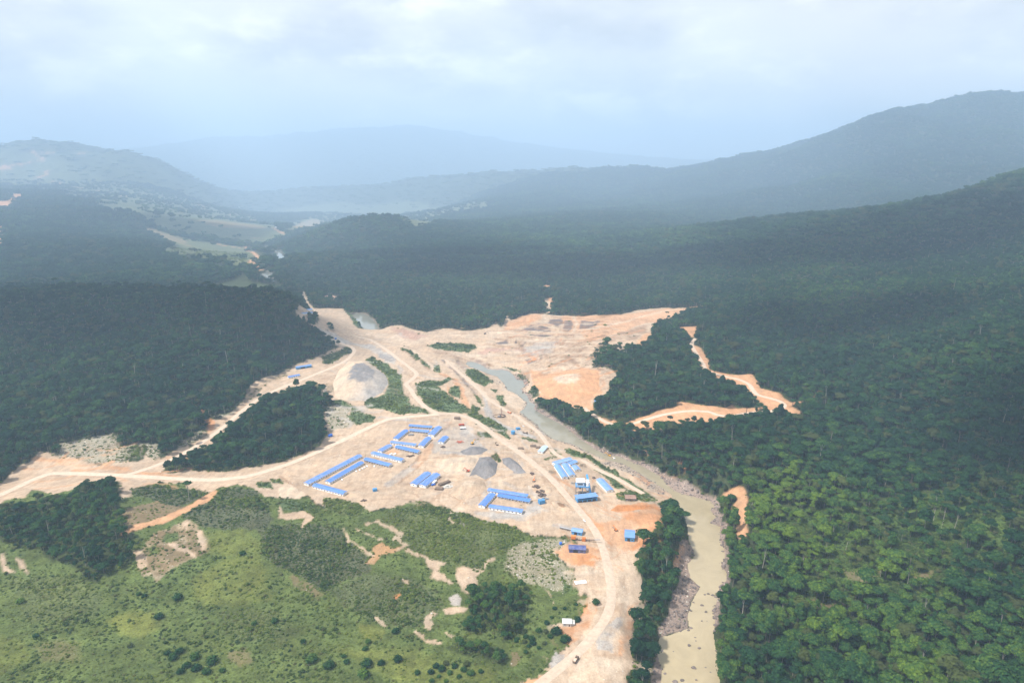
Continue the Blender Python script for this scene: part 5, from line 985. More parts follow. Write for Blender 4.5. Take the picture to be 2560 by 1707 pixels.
WIN = BM().box(-.75, .75, -.06, .06, -.55, .55).mesh('window', 'glass'); SILL = BM().box(-.9, .9, -.12, .04, -.72, -.6).mesh('sill', 'white')
DOOR = BM().box(-.5, .5, -.05, .05, 0, 2.1).mesh('door', 'dark'); POST = BM().box(-.08, .08, -.08, .08, 0, 2.75).mesh('post', 'white')
def barrack(key, rc, wc, posts, label, wh):
    c0, u, n, ln, dep, z = SITE[key]; side = 1 if (-u[1]*n[0] + u[0]*n[1]) > 0 else -1
    ang = math.atan2(u[1], u[0]); e = empty('barrack' if rc in ('blue', 'sky') and wc == 'white' else 'shed' if wc in ('bluewall', 'navy') else 'house', (c0[0], c0[1], z), ang)
    hl, hd = ln/2, dep/2; rise = dep*.13 + .15; s = side                  # local x along the front wall, local y*s points away from the front
    ov = .55; fo = 1.9 if posts else ov
    prof = [(-hd + (1.4 if posts else 0), 0), (hd, 0), (hd, wh), (0, wh + rise), (-hd + (1.4 if posts else 0), wh + (0 if not posts else rise*1.4/hd))]
    def yz(pr, x0, x1):
        b = BM(); k = 0; m_ = len(pr); b.v = [Vector((x, y*s, zz)) for x in (x0, x1) for y, zz in pr]
        b.f = [list(range(m_)), list(range(2*m_-1, m_-1, -1))] + [[(i+1) % m_, i, m_+i, m_+(i+1) % m_] for i in range(m_)]; return b
    yz([(a, b - .3 if b == 0 else b - .06) for a, b in prof], -hl + .3, hl - .3).part('wall', wc, e)
    sl = rise/hd; th = .14; f0 = -hd - (.5 if not posts else .35)
    def zr(y): return wh + rise - abs(y)*sl
    roof = yz([(f0, zr(f0)), (0, wh + rise), (hd + ov, zr(hd + ov)), (hd + ov, zr(hd + ov) + th), (0, wh + rise + th), (f0, zr(f0) + th)], -hl - .3, hl + .3).part('roof', rc, e)
    yz([(-.3, zr(.3) + th + .01), (.3, zr(.3) + th + .01), (.3, zr(.3) + th + .06), (0, wh + rise + th + .09), (-.3, zr(.3) + th + .06)], -hl - .32, hl + .32).part('ridge_cap', rc, roof)
    far = np.hypot(*c0) > 1400
    if far: return tag(e, label, 'building')
    yw = (-hd + (1.4 if posts else 0))*s; nb = max(2, int(ln/4.2)); wide = wc in ('bluewall', 'navy')
    for i in range(nb if not wide else 0):
        x = -hl + ln*(i+.5)/nb
        if i % 3 == 1 or posts:
            d = link('door', DOOR, e); d.location = (x - (.9 if posts else 0), yw, 0)
        if i % 3 != 1 or posts:
            w = link('window', WIN, e); w.location = (x + (.9 if posts else 0), yw, 1.6); q = link('sill', SILL, w); q.rotation_euler = (0, 0, 0 if s > 0 else math.pi)
    if wide:
        BM().box(-hl*.45, hl*.1, yw - .06, yw + .06, 0, min(wh - .5, 3.4)).part('door', 'dark', e); BM().box(hl*.35, hl*.7, yw - .06, yw + .06, 1.3, 2.4).part('window', 'glass', e)
    for i in range(posts):
        p = link('post', POST, e); p.location = (-hl + .4 + (ln-.8)*i/(posts-1), (-hd - .1)*s, 0); p.scale = (1, 1, (zr(hd) - .02)/2.75)
    for sx in (-1, 1):                                 # small gable window at each end
        w = link('gable_window', WIN, e); w.location = (sx*(hl - .3), 0, 1.7); w.rotation_euler = (0, 0, math.pi/2)
    return tag(e, label, 'building', 'blue-roofed barracks of the camp' if rc in ('blue', 'sky') and wc == 'white' else None)
for key, c, A, B, dep, wh, rc, wc, posts, side, label in SITES: barrack(key, rc, wc, posts, label, wh)
def ground_at(c, xy):
    w = hit(P(c, xy))[0]; return w[0], w[1], float(hz(w[0], w[1]))
def heading(c, a, b):                                  # world angle of the line between two traced points
    w = hit(P(c, a, b)); return math.atan2(w[1][1]-w[0][1], w[1][0]-w[0][0])
# farmhouse annex
x, y, z = ground_at('I', (215, 1150)); e = empty('lean_to', (x, y, z), SITE['h1'][1][1]); tag(e, 'lower white annex roof touching the right side of the white farmhouse', 'building')
BM().box(-3.2, 3.2, -2.4, 2.4, -.3, 2.2).part('wall', 'pale', e); BM().box(-3.8, 3.8, -3, 3, 2.25, 2.37, rx=.10).part('roof', 'zinc', e); BM().box(-.5, .5, -2.47, -2.38, 0, 1.95).part('door', 'dark', e)
# ---- heaps of gravel, sand and earth
def heap(name, label, cat, c, poly, h, col_side, col_top, plateau=.35, lean=(0, 0), seed=1, right=None):
    w = hit(P(c, *poly)); w = np.concatenate([densify(np.vstack([w, w[:1]]), 6)[:-1]]); n = len(w); cen = w.mean(0) + np.array(lean); rings = 18; V = []; C = []
    for i in range(rings):
        t = i/(rings-1); f = 1 - t; p = cen + (w - cen)*(f*(1 + .05*fbm(w[:, 0], w[:, 1], 9, 3, seed)[:, None]) if t > 0 else 1.02)
        s = min(1, t/(1-plateau)); zz = hz(p[:, 0], p[:, 1]) - .5*(t == 0) + h*(s*(1.15 - .15*s))*(1 + .10*fbm(p[:, 0], p[:, 1], 12, 3, seed+3)) + .5*fbm(p[:, 0], p[:, 1], 6, 3, seed+5)*(t > 0)
        V.append(np.c_[p, zz]); k = sstep(.8, 1.0, s + .15*fbm(p[:, 0], p[:, 1], 10, 2, seed+8))[:, None]
        cs = np.tile(CLS[col_side][:3], (n, 1))
        if right: r = sstep(-.1, .35, (p[:, 0] - cen[0])/np.ptp(w[:, 0]) + .1*fbm(p[:, 0], p[:, 1], 10, 2, seed+9))[:, None]; cs = cs*(1-r) + np.array(CLS[right][:3])*r
        C.append(cs*(1-k) + np.array(CLS[col_top][:3])*k)
    V = np.concatenate(V); C = np.concatenate(C); ix = np.arange(rings*n).reshape(rings, n); o_ = V.copy(); loc = np.array([cen[0], cen[1], V[:n, 2].mean()])
    me = np_mesh(name, V - loc, np.stack([ix[:-1], np.roll(ix, -1, 1)[:-1], np.roll(ix, -1, 1)[1:], ix[1:]], -1).reshape(-1, 4)); smooth(me)
    a = me.attributes.new('gcol', 'FLOAT_COLOR', 'POINT'); a.data.foreach_set('color', np.c_[C, np.ones(len(C))].astype(np.float32).ravel()); a = me.attributes.new('veg', 'FLOAT', 'POINT'); a.data.foreach_set('value', np.zeros(len(C), np.float32))
    me.materials.append(M_GROUND); o = link(name, me); o.location = loc; return tag(o, label, cat)
heap('spoil_heap', 'large flat-topped spoil heap, pale front slope and grey right slope, below the left hill', 'heap', 'E', ((440,800),(465,920),(560,938),(720,942),(850,872),(905,795),(880,725),(770,645),(700,605),(570,612),(490,690)), 13, 'pale', 'darkgravel', .42, (2, 22), 3, right='gravel')
heap('gravel_heap', 'biggest dark grey gravel heap in the middle of the site', 'heap', 'M', ((1015,880),(1060,800),(1130,680),(1170,600),(1330,592),(1440,700),(1410,850),(1330,900),(1250,930),(1120,860)), 8, 'darkgravel', 'darkgravel', .25, (3, 0), 13)
heap('gravel_heap', 'long dark grey gravel heap right of the green shrub tuft', 'heap', 'M', ((1490,620),(1600,598),(1700,660),(1770,720),(1855,832),(1730,850),(1620,780),(1510,690)), 3.5, 'darkgravel', 'darkgravel', .2, (0, 0), 23)
heap('gravel_heap', 'dark grey crushed stone heap near the single blue-roofed hut', 'heap', 'M', ((880,520),(960,490),(1050,440),(1180,450),(1300,490),(1180,560),(1040,575),(930,560)), 5, 'darkgravel', 'darkgravel', .2, (0, 0), 33)
heap('sand_heap', 'broad beige sand heap above the U-shaped lower compound', 'heap', 'M', ((780,1000),(900,930),(1060,880),(1240,935),(1285,1050),(1180,1150),(1000,1220),(860,1230),(740,1130)), 6, 'soil', 'pale', .3, (0, 0), 43)
heap('sand_heap', 'flat cream-coloured sand heap left of the biggest gravel heap', 'heap', 'M', ((560,760),(600,640),(800,600),(1050,590),(1150,620),(1100,730),(1000,790),(820,830),(660,820)), 4, 'pale', 'pale', .5, (0, 0), 53)
heap('earth_mound', 'large smooth orange earth mound on the right bank', 'mound', 'N', ((1010,965),(1080,890),(1200,850),(1400,805),(1600,790),(1720,810),(1742,900),(1720,1040),(1640,1125),(1450,1150),(1250,1120),(1100,1060)), 9, 'peach', 'pale', .30, (-4, 0), 63)
heap('earth_mound', 'low brown earth heap beside the road bend above the white van', 'mound', 'K', ((85,800),(180,785),(300,840),(380,920),(280,940),(160,900)), 2.2, 'soil', 'brown', .3, (0, 0), 73)
heap('earth_mound', 'orange ploughed earth bank near the rust-brown house', 'mound', 'K', ((860,920),(950,860),(1100,850),(1280,850),(1420,860),(1300,905),(1100,925),(950,935)), 2.0, 'orange', 'orange', .2, (0, 0), 83)
# ------------------------------------------------------------------ vehicles and machines
WHEEL = {}
def wheel(parent, x, y, r, w=.3):
    k = (round(r, 2), round(w, 2))
    if k not in WHEEL: WHEEL[k] = (BM().cyl((0, -w/2, 0), (0, w/2, 0), r, 12).mesh('wheel', 'tyre'), BM().cyl((0, -w/2-.01, 0), (0, w/2+.01, 0), r*.5, 10).mesh('rim', 'steel'))
    o = link('wheel', WHEEL[k][0], parent); o.location = (x, y, r); link('rim', WHEEL[k][1], o); return o
def car(c, xy, ang, label, body='paint_white', pick_up=False):
    x, y, z = ground_at(c, xy); e = empty('car', (x, y, z + .05), ang); tag(e, label, 'car', 'white cars parked by the barracks' if body == 'paint_white' else None)
    BM().poly([(-2.3, .45), (2.3, .45), (2.35, .85), (1.2, 1.02), (-2.25, 1.05)], -.9, .9).part('body', body, e, .06)
    BM().poly([(-2.0 if not pick_up else -.4, 1.04), (1.15, 1.03), (.35, 1.62), (-1.6 if not pick_up else -.2, 1.66)], -.8, .8).part('cabin', body, e, .05)
    BM().poly([(.42, 1.08), (1.18, 1.05), (.4, 1.58), (.1, 1.58)], -.72, .82).part('windscreen', 'glass', e)
    BM().box(-1.4 if not pick_up else -.2, .3, -.84, .84, 1.12, 1.5).part('side_window', 'glass', e)
    for a in (-1.4, 1.4):
        for b in (-.82, .82): wheel(e, a, b, .34, .24)
    return e
def truck(c, xy, ang, label, cab='paint_white', bed='brown', ln=8.0, kind='dump'):
    x, y, z = ground_at(c, xy); e = empty('truck', (x, y, z + .05), ang); tag(e, label, 'truck')
    h = ln/2
    BM().box(-h, h, -.45, .45, .7, .95).part('chassis', 'tyre', e)
    cb = BM().poly([(h-2.2, .75), (h, .75), (h, 1.7), (h-.25, 2.9), (h-2.2, 2.95)], -1.2, 1.2).part('cab', cab, e, .06)
    BM().poly([(h-.02, 1.75), (h+.02, 1.75), (h-.2, 2.7), (h-.24, 2.7)], -1.05, 1.05).part('windscreen', 'glass', cb)
    if kind == 'dump':
        b = BM(); b.box(-h-.2, h-2.4, -1.25, 1.25, 1.0, 1.15); b.box(-h-.2, h-2.4, -1.25, -1.15, 1.15, 2.5); b.box(-h-.2, h-2.4, 1.15, 1.25, 1.15, 2.5); b.box(h-2.5, h-2.4, -1.15, 1.15, 1.15, 2.8); b.box(-h-.2, -h-.1, -1.15, 1.15, 1.15, 2.3); b.part('tipper_body', bed, e)
        BM().poly([(-h, 1.16), (h-2.6, 1.16), (h-3.2, 2.5), ((-h+h-2.6)/2, 2.75), (-h+.6, 2.4)], -1.1, 1.1).part('load', M_ROAD, e)
    elif kind == 'mixer':
        BM().cyl((-h+.2, 0, 2.5), (h-2.6, 0, 1.9), .9, 14, 1.2).part('drum', bed, e)
    else:
        BM().box(-h-.1, h-2.5, -1.22, 1.22, 1.0, 3.1).part('box_body', bed, e, .05)
    for a in (h-1.2, -h+2.2, -h+.9):
        for b in (-1.05, 1.05): wheel(e, a, b, .52, .36)
    return e
def excavator(c, xy, ang, label, col='yellow', s=1.0):
    x, y, z = ground_at(c, xy); e = empty('excavator', (x, y, z), ang); e.scale = (s, s, s); tag(e, label, 'excavator')
    for b in (-1.2, 1.2): BM().poly([(-2.0, .25), (-1.7, 0), (1.7, 0), (2.0, .25), (2.0, .65), (1.7, .9), (-1.7, .9), (-2.0, .65)], b-.3, b+.3).part('track', 'tyre', e)
    h = BM().box(-2.3, 1.3, -1.35, 1.35, 1.0, 2.2).part('house', col, e, .1); BM().box(-2.5, -1.4, -1.3, 1.3, 1.05, 2.0).part('counterweight', 'steel', h, .1)
    cb = BM().poly([(.1, 1.5), (1.5, 1.5), (1.45, 2.4), (1.1, 3.1), (.1, 3.15)], .35, 1.35).part('cab', col, e, .05); BM().box(.25, 1.3, .30, 1.40, 2.15, 2.95).part('window', 'glass', cb)
    bm_ = BM().box(0, 5.0, -.25, .25, -.3, .3, rx=-.75, c=(0, 0, 0)); 
    for v in bm_.v: v += Vector((1.0, -.2, 1.8))
    bo = bm_.part('boom', col, e); tip = Vector((1.0 + 5*math.cos(.75), -.2, 1.8 + 5*math.sin(.75)))
    st = BM().box(0, 3.4, -.2, .2, -.22, .22, rx=1.05, c=(0, 0, 0))
    for v in st.v: v += tip
    st.part('stick', col, e); q = tip + Vector((3.4*math.cos(1.05), 0, -3.4*math.sin(1.05)))
    BM().poly([(q.x-.1, q.z+.2), (q.x+.5, q.z+.1), (q.x+.5, q.z-.6), (q.x-.2, q.z-1.1), (q.x-.8, q.z-.8), (q.x-.5, q.z-.2)], -.75, .35).part('bucket', 'steel', e)
    return e
# parked cars
pa = heading('L', (500, 1005), (1000, 712)) + .9
for i, (p, lb) in enumerate(zip(((675,938),(885,815),(935,797),(975,776),(1008,757),(1042,742),(1150,742)), ('white car parked alone near the lower end of the diagonal barrack', 'first white car from the left in the parked row by the barrack', 'second white car from the left in the parked row by the barrack', 'third white car from the left in the parked row by the barrack', 'fourth white car from the left in the parked row by the barrack', 'fifth white car from the left in the parked row by the barrack', 'white car parked in front of the veranda barrack'))): car('L', p, pa + .15*math.sin(i*3), lb, pick_up=i % 3 == 1)
car('K', (527, 1058), heading('K', (505, 1030), (550, 1080)), 'white pickup driving on the haul road above the orange earth', pick_up=True)
car('N', (908, 1420), heading('N', (890, 1405), (930, 1435)), 'white pickup on the riverside road above the blue tanks', pick_up=True)
truck('I', (252, 1412), heading('I', (240, 1420), (300, 1330)), 'brown loaded dump truck driving up the haul road near the bottom', 'brown', 'brown', 7.5)
truck('M', (905, 140), heading('M', (860, 140), (950, 135)), 'red truck parked beside the grey gravel area', 'red', 'red', 9, 'box')
truck('M', (925, 192), heading('M', (870, 195), (960, 190)), 'white concrete mixer truck parked below the red truck', 'paint_white', 'paint_white', 9, 'mixer')
truck('K', (905, 246), heading('K', (890, 230), (925, 262)), 'white truck standing at the water beside the yellow excavator', 'paint_white', 'brown', 8)
truck('M', (510, 985), heading('M', (480, 1010), (535, 960)), 'white box truck parked beside the pair of blue sheds', 'paint_white', 'paint_white', 9, 'box')
truck('N', (757, 1275), heading('N', (735, 1265), (785, 1290)), 'orange dump truck on the riverside road above the drill pit', 'orange', 'red', 8)
truck('M', (1420, 420), heading('M', (1430, 430), (1410, 405)), 'dark dump truck on the haul road left of the riverside hut', 'brown', 'brown', 7.5)
truck('N', (930, 1495), heading('N', (905, 1488), (955, 1502)), 'brown dump truck parked right of the blue tanks', 'brown', 'brown', 8)
excavator('K', (850, 212), heading('K', (880, 215), (800, 205)), 'yellow excavator working on the gravel shoal in the river', 'yellow', 1.15)
excavator('M', (1000, 815), heading('M', (1020, 810), (930, 800)), 'orange-red excavator beside the biggest gravel heap', 'red', 1.1)
excavator('M', (1968, 958), heading('M', (1960, 970), (1975, 920)), 'orange excavator above the scrap row near the haul road', 'orange', 1.0)
excavator('M', (1062, 412), heading('M', (1030, 425), (1090, 395)), 'yellow excavator on the dark crushed stone', 'yellow', 1.2)
excavator('K', (940, 1180), heading('K', (960, 1190), (900, 1150)), 'small orange excavator on the orange earth near the square blue shed', 'orange', .9)
excavator('N', (490, 415), heading('N', (470, 420), (540, 410)), 'dark excavator working on the far quarry bench', 'brown', 1.3)
excavator('N', (825, 510), heading('N', (820, 520), (830, 480)), 'brown excavator in the middle of the far quarry floor', 'brown', 1.3)
# drill rig in its pit
x, y, z = ground_at('N', (650, 1320)); e = empty('drill_rig', (x, y, z), .4); tag(e, 'tall dark drilling rig standing in a pit beside the grey riverside road', 'drill rig')
for b in (-1.4, 1.4): BM().box(-3, 3, b-.35, b+.35, 0, .9).part('track', 'tyre', e, .1)
BM().box(-3.2, 2.2, -1.5, 1.5, .95, 2.8).part('house', 'steel', e, .1); BM().box(2.4, 2.9, -.3, .3, .5, 17).part('mast', 'steel', e); BM().cyl((3.1, 0, 1), (3.1, 0, 15), .22, 8).part('drill_rod', 'red', e); BM().box(-2.8, 2.5, -.08, .08, 2.9, 3.05, rx=-.95, c=(-2.8, 0, 2.9)).part('stay', 'steel', e); BM().box(.8, 2.1, -1.45, -.3, 2.82, 4.1).part('cab', 'scrap', e, .05)
# pit wall of piled timber and steel
x, y, z = ground_at('N', (645, 1310)); e = empty('pit_lining', (x, y, z), .3); tag(e, 'dark timber lining round the drilling pit beside the grey road', 'timber')
for k in range(10):
    a = k/10*6.283; b = BM().box(-3.0, 3.0, -.2, .2, -.2, 1.6); o = b.part('plank', 'scrap', e); o.location = (10*math.cos(a), 7*math.sin(a), 0); o.rotation_euler = (0, 0, math.atan2(7*math.cos(a), -10*math.sin(a)))
# water tanks
def tank(c, xy, r, h, label, col='tank_blue', box=False):
    x, y, z = ground_at(c, xy); e = empty('water_tank', (x, y, z), .4); tag(e, label, 'tank')
    if box: BM().box(-r, r, -r*.8, r*.8, .3, h).part('tank_body', col, e, .15); BM().box(-r*.25, r*.25, -r*.25, r*.25, h, h+.3).part('hatch', 'steel', e)
    else: BM().cyl((0, 0, .3), (0, 0, h), r, 18).part('tank_body', col, e, .05); BM().cyl((0, 0, h), (0, 0, h+.5), r, 18, .5).part('tank_lid', col, e)
    BM().box(-r*.9, r*.9, -r*.7, r*.7, 0, .3).part('base', 'pale', e)
tank('L', (493, 305), 2.0, 3.6, 'left one of two dark blue tanks at the forest corner by the haul road', 'tank_blue'); tank('L', (520, 297), 2.0, 3.6, 'right one of two dark blue tanks at the forest corner by the haul road', 'tank_blue')
tank('N', (795, 1500), 3.2, 5.0, 'round bright blue tank beside the grey riverside road', 'bluewall'); tank('N', (850, 1452), 3.0, 3.4, 'blue box tank above the round tank on the riverside road', 'bluewall', True)
tank('M', (2080, 1280), 3.6, 5.0, 'blue tank house beside the scrap row and lower compound', 'bluewall', True); tank('L', (1160, 1100), 2.6, 3.6, 'blue tank in the middle of the empty camp yard', 'bluewall', True); tank('D', (2308, 352), 2.2, 3.5, 'small blue tank on the gravel at the hill end', 'tank_blue', True); tank('K', (218, 1362), 1.6, 2.6, 'tiny blue barrel at the edge of the scrub left of the road', 'tank_blue')
# long steel tank and pipe gantry by the workshop
x, y, z = ground_at('K', (310, 1175)); e = empty('steel_tank', (x, y, z), heading('K', (258, 1150), (360, 1178))); tag(e, 'long grey-brown cylindrical steel tank beside the bright blue workshop', 'tank')
BM().cyl((-9.5, 0, 1.7), (9.5, 0, 1.7), 1.35, 16).part('shell', 'steel', e)
for k in (-6, 0, 6): BM().box(k-.3, k+.3, -1.2, 1.2, 0, .7).part('cradle', 'scrap', e)
x, y, z = ground_at('K', (520, 1315)); e = empty('conveyor_gantry', (x, y, z), heading('K', (415, 1290), (640, 1320))); tag(e, 'rusty crushing plant with conveyor arms between workshop and navy shed', 'machine')
BM().box(-14, -9, -2, 2, 1.5, 5).part('hopper', 'orange', e, .2); BM().box(-10, 12, -.6, .6, 0, .5, rx=-.12, c=(-10, 0, 2.6)).part('belt', 'scrap', e); BM().box(-2, 2, -1.6, 1.6, 0, 4.2).part('crusher', 'orange', e, .2); BM().box(4, 18, -.5, .5, 2.4, 3.0, rx=-.16).part('belt', 'steel', e)
for k in (-13, -10, -5, 6, 11): BM().box(k-.15, k+.15, -1.2, -.9, 0, 2.6).part('leg', 'scrap', e); BM().box(k-.15, k+.15, .9, 1.2, 0, 2.6).part('leg', 'scrap', e)
# concrete batching plant
x, y, z = ground_at('K', (500, 715)); e = empty('batching_plant', (x, y, z), heading('K', (455, 715), (545, 722))); tag(e, 'tall blue and white concrete batching plant with leg frame and conveyor', 'batching plant')
for a in (-8, 0, 8):
    for b in (-5, 5): BM().box(a-.3, a+.3, b-.3, b+.3, 0, 13).part('leg', 'steel', e)
for b in (-5, 5): BM().box(-8, 8, b-.2, b+.2, 6, 6.5).part('beam', 'steel', e)
BM().box(-8.8, 8.8, -5.8, 5.8, 13, 14).part('platform', 'bluewall', e); cb = BM().box(-7.5, 2, -4.8, 4.8, 14, 19.5).part('mixer_house', 'paleblue', e, .1); BM().box(-8.2, 2.7, -5.5, 5.5, 19.55, 20).part('roof', 'white', cb); BM().box(-6, 0, -4.9, -4.85, 15.8, 17.6).part('window', 'glass', cb)
for a, b in ((6, 2.6), (6, -2.8)): s_ = BM().cyl((a, b, 9), (a, b, 19), 2.2, 16).part('silo', 'paint_white', e); BM().cyl((a, b, 6.4), (a, b, 9), .5, 16, 2.2).part('cone', 'steel', s_)
BM().cyl((-3, 0, 8), (-3, 0, 13), .8, 12, 2.6).part('hopper', 'steel', e); BM().box(-5, 5, -3.8, 3.8, 0, 3.2).part('machine_base', 'scrap', e)
x, y, z = ground_at('K', (610, 735)); v0 = Vector((x, y, 0)); e = empty('conveyor', (x, y, z), heading('K', (622, 755), (560, 600))); tag(e, 'blue covered conveyor sloping up to the batching plant', 'conveyor'); ln = 34
BM().box(-3, ln, -1.3, 1.3, 1.6, 3.4, rx=-.36, c=(0, 0, 1.6)).part('gallery', 'bluewall', e)
for k in (8, 16, 24): BM().box(k-.2, k+.2, -1.0, -.7, 0, 1.6 + k*.36).part('leg', 'steel', e); BM().box(k-.2, k+.2, .7, 1.0, 0, 1.6 + k*.36).part('leg', 'steel', e)
x, y, z = ground_at('K', (568, 805)); e = empty('aggregate_bins', (x, y, z), heading('K', (490, 808), (632, 795))); tag(e, 'blue-roofed aggregate bins with open dark bays at the conveyor foot', 'building')
BM().box(-13, 13, 0, 9, 0, 3.4).part('bin_body', 'bluewall', e); BM().box(-13.8, 13.8, -1.2, 10, 6.0, 6.25, rx=0).part('roof', 'sky', e)
for k in range(5): BM().box(-12.6 + k*6.3 - .2, -12.6 + k*6.3 + .2, -.1, .1, 3.41, 6.0).part('post', 'bluewall', e); 
for k in range(4): BM().box(-11.8 + k*6.1, -7.2 + k*6.1, -.06, -.01, .4, 2.6).part('bay', 'dark', e)
# storage: canvas stacks, sacks, scrap rows, timber
def stack(c, xy, ang, lx, ly, h, mat, label, cat, name='canvas_stack'):
    x, y, z = ground_at(c, xy); e = empty(name, (x, y, z), ang); tag(e, label, cat)
    BM().poly([(-lx, 0), (lx, 0), (lx, h*.7), (lx*.9, h), (-lx*.9, h), (-lx, h*.7)], -ly, ly).part('cover', mat, e, .12); BM().box(-lx-.3, lx+.3, -ly-.3, ly+.3, -.1, .12).part('pallet', 'wood', e)
ab = heading('M', (590, 1010), (710, 965)); stack('M', (625, 1008), ab, 5.5, 2.2, 2.6, 'brown', 'left brown covered stack above the pile of pale sacks', 'stack'); stack('M', (690, 980), ab, 4.5, 2.2, 2.6, 'brown', 'right brown covered stack above the pile of pale sacks', 'stack'); stack('M', (575, 1075), -.1, 5.2, 2.8, 2.4, 'brown', 'brown covered stack left of the pile of pale sacks', 'stack')
stack('M', (840, 38), 0, 4.8, 3.2, 2.6, 'brown', 'brown covered stack at the road junction above the red truck', 'stack'); stack('M', (1775, 478), .1, 4.2, 2.6, 1.6, 'brown', 'low brown stack on bare ground left of the riverside hut', 'stack'); stack('M', (1960, 445), .1, 4.6, 3.0, 1.8, 'brown', 'brown stack behind the riverside hut, left of two', 'stack'); stack('M', (2030, 465), .1, 3.6, 2.6, 1.8, 'brown', 'brown stack touching the riverside hut, right of two', 'stack')
stack('L', (1690, 278), 0, 4, 2, 2, 'steel', 'grey covered stack inside the square courtyard', 'stack'); stack('L', (1905, 285), 0, 4.5, 1.8, 1.6, 'log', 'timber stack inside the square courtyard by its right wall', 'stack', 'timber_stack'); stack('M', (490, 1015), .6, 2.5, 1.2, 2.0, 'tank_blue', 'blue generator box beside the right one of the paired sheds', 'generator', 'generator'); stack('H', (2080, 845), .2, 6, 2.5, .6, 'paint_white', 'white flat sheets lying beside the haul road', 'sheets', 'roof_sheets')
def pile(c, xy, n, rx, ry, mat, label, cat, name, long_=False, seed=0, sz=1.0):
    x, y, z = ground_at(c, xy); g = random.Random(seed); e = empty(name, (x, y, z), g.random()*.4); tag(e, label, cat)
    for k in range(n):
        a = g.random()*6.28; r = math.sqrt(g.random()); px_, py_ = rx*r*math.cos(a), ry*r*math.sin(a); s = sz*g.uniform(.6, 1.2)
        if long_: me = BM().cyl((-2.6*s, 0, 0), (2.6*s, 0, .3*g.random()), .22*s, 7, .16*s).mesh('log', mat)
        else: me = BM().box(-.8*s, .8*s, -.6*s, .6*s, -.5*s, .5*s).mesh('sack' if mat == 'sack' else 'scrap_piece', mat, .15)
        o = link('log' if long_ else 'sack' if mat == 'sack' else 'scrap_piece', me, e); o.location = (px_, py_, .45 + 1.6*(1-r)*g.random()); o.rotation_euler = (g.uniform(-.3, .3), g.uniform(-.3, .3), g.random()*6.28)
pile('M', (705, 1040), 42, 6.5, 4.5, 'sack', 'mound of pale sacks between the brown covered stacks', 'sacks', 'sack_pile', sz=1.3)
pile('M', (2010, 1040), 22, 5, 4, 'scrap', 'upper heap of rusty scrap in the row by the lower compound', 'scrap', 'scrap_pile', seed=1, sz=1.5); pile('M', (2060, 1110), 22, 5, 4.5, 'scrap', 'middle heap of rusty scrap in the row by the lower compound', 'scrap', 'scrap_pile', seed=2, sz=1.5); pile('M', (2085, 1165), 20, 5, 4, 'scrap', 'lower heap of rusty scrap in the row, just above the tank house', 'scrap', 'scrap_pile', seed=3, sz=1.5)
pile('M', (2130, 1215), 16, 4, 3, 'steel', 'grey metal scrap right of the blue tank house', 'scrap', 'scrap_pile', seed=4, sz=1.4); pile('M', (1935, 850), 12, 3, 3, 'scrap', 'small dark scrap heap left of the riverside compound', 'scrap', 'scrap_pile', seed=5, sz=1.3)
pile('K', (98, 415), 16, 4, 5, 'log', 'heap of dry timber left of the riverside compound', 'timber', 'timber_pile', True, 6, 1.3); pile('K', (490, 328), 20, 6, 4, 'log', 'dark timber heap at the upper right of the riverside compound', 'timber', 'timber_pile', True, 7, 1.4); pile('K', (648, 495), 12, 3, 3, 'scrap', 'rusty scrap at the upper end of the lone long blue roof', 'scrap', 'scrap_pile', seed=8, sz=1.4)
pile('L', (1690, 590), 24, 6, 3.5, 'scrap', 'dark belongings heaped right of the orange court', 'belongings', 'scrap_pile', seed=9, sz=1.2); pile('L', (1420, 565), 10, 6, 2, 'paint_white', 'white boxes lying in the orange court', 'boxes', 'box_pile', seed=10, sz=1.3); pile('L', (990, 1245), 12, 3, 2.5, 'scrap', 'small dark scrap heap below the empty camp yard', 'scrap', 'scrap_pile', seed=11, sz=1.1)
pile('M', (640, 455), 14, 4, 3, 'scrap', 'dark scrap heap below the single blue-roofed hut', 'scrap', 'scrap_pile', seed=12, sz=1.3); pile('M', (880, 385), 14, 7, 3, 'red', 'red steel parts lying on the gravel near the yellow excavator', 'steel parts', 'steel_pile', True, 13, 1.2); pile('K', (390, 565), 12, 6, 2, 'steel', 'grey steel parts left of the batching plant', 'steel parts', 'steel_pile', True, 14, 1.2)
pile('N', (180, 705), 16, 5, 12, 'log', 'reddish timber heap beside the upper river pool', 'timber', 'timber_pile', True, 15, 1.5)
for q, lb in ((('L', (1025, 610)), 'slim wooden power pole at the upper end of the longest barrack'), (('L', (1638, 95)), 'slim wooden power pole above the square courtyard beside the haul road'), (('M', (795, 840)), 'slim wooden power pole beside the cream sand heap'), (('M', (1520, 560)), 'slim wooden power pole beside the green shrub tuft'), (('E', (432, 505)), 'slim wooden power pole on the hill end above the blue shed'), (('L', (2320, 770)), 'slim wooden power pole right of the paired sheds')):
    x, y, z = ground_at(*q); e = empty('power_pole', (x, y, z), rng.uniform(0, 3)); tag(e, lb, 'pole'); BM().cyl((0, 0, -.5), (0, 0, 9.5), .16, 8, .1).part('mast', 'log', e); BM().box(-1.1, 1.1, -.06, .06, 8.7, 8.85).part('crossarm', 'log', e)
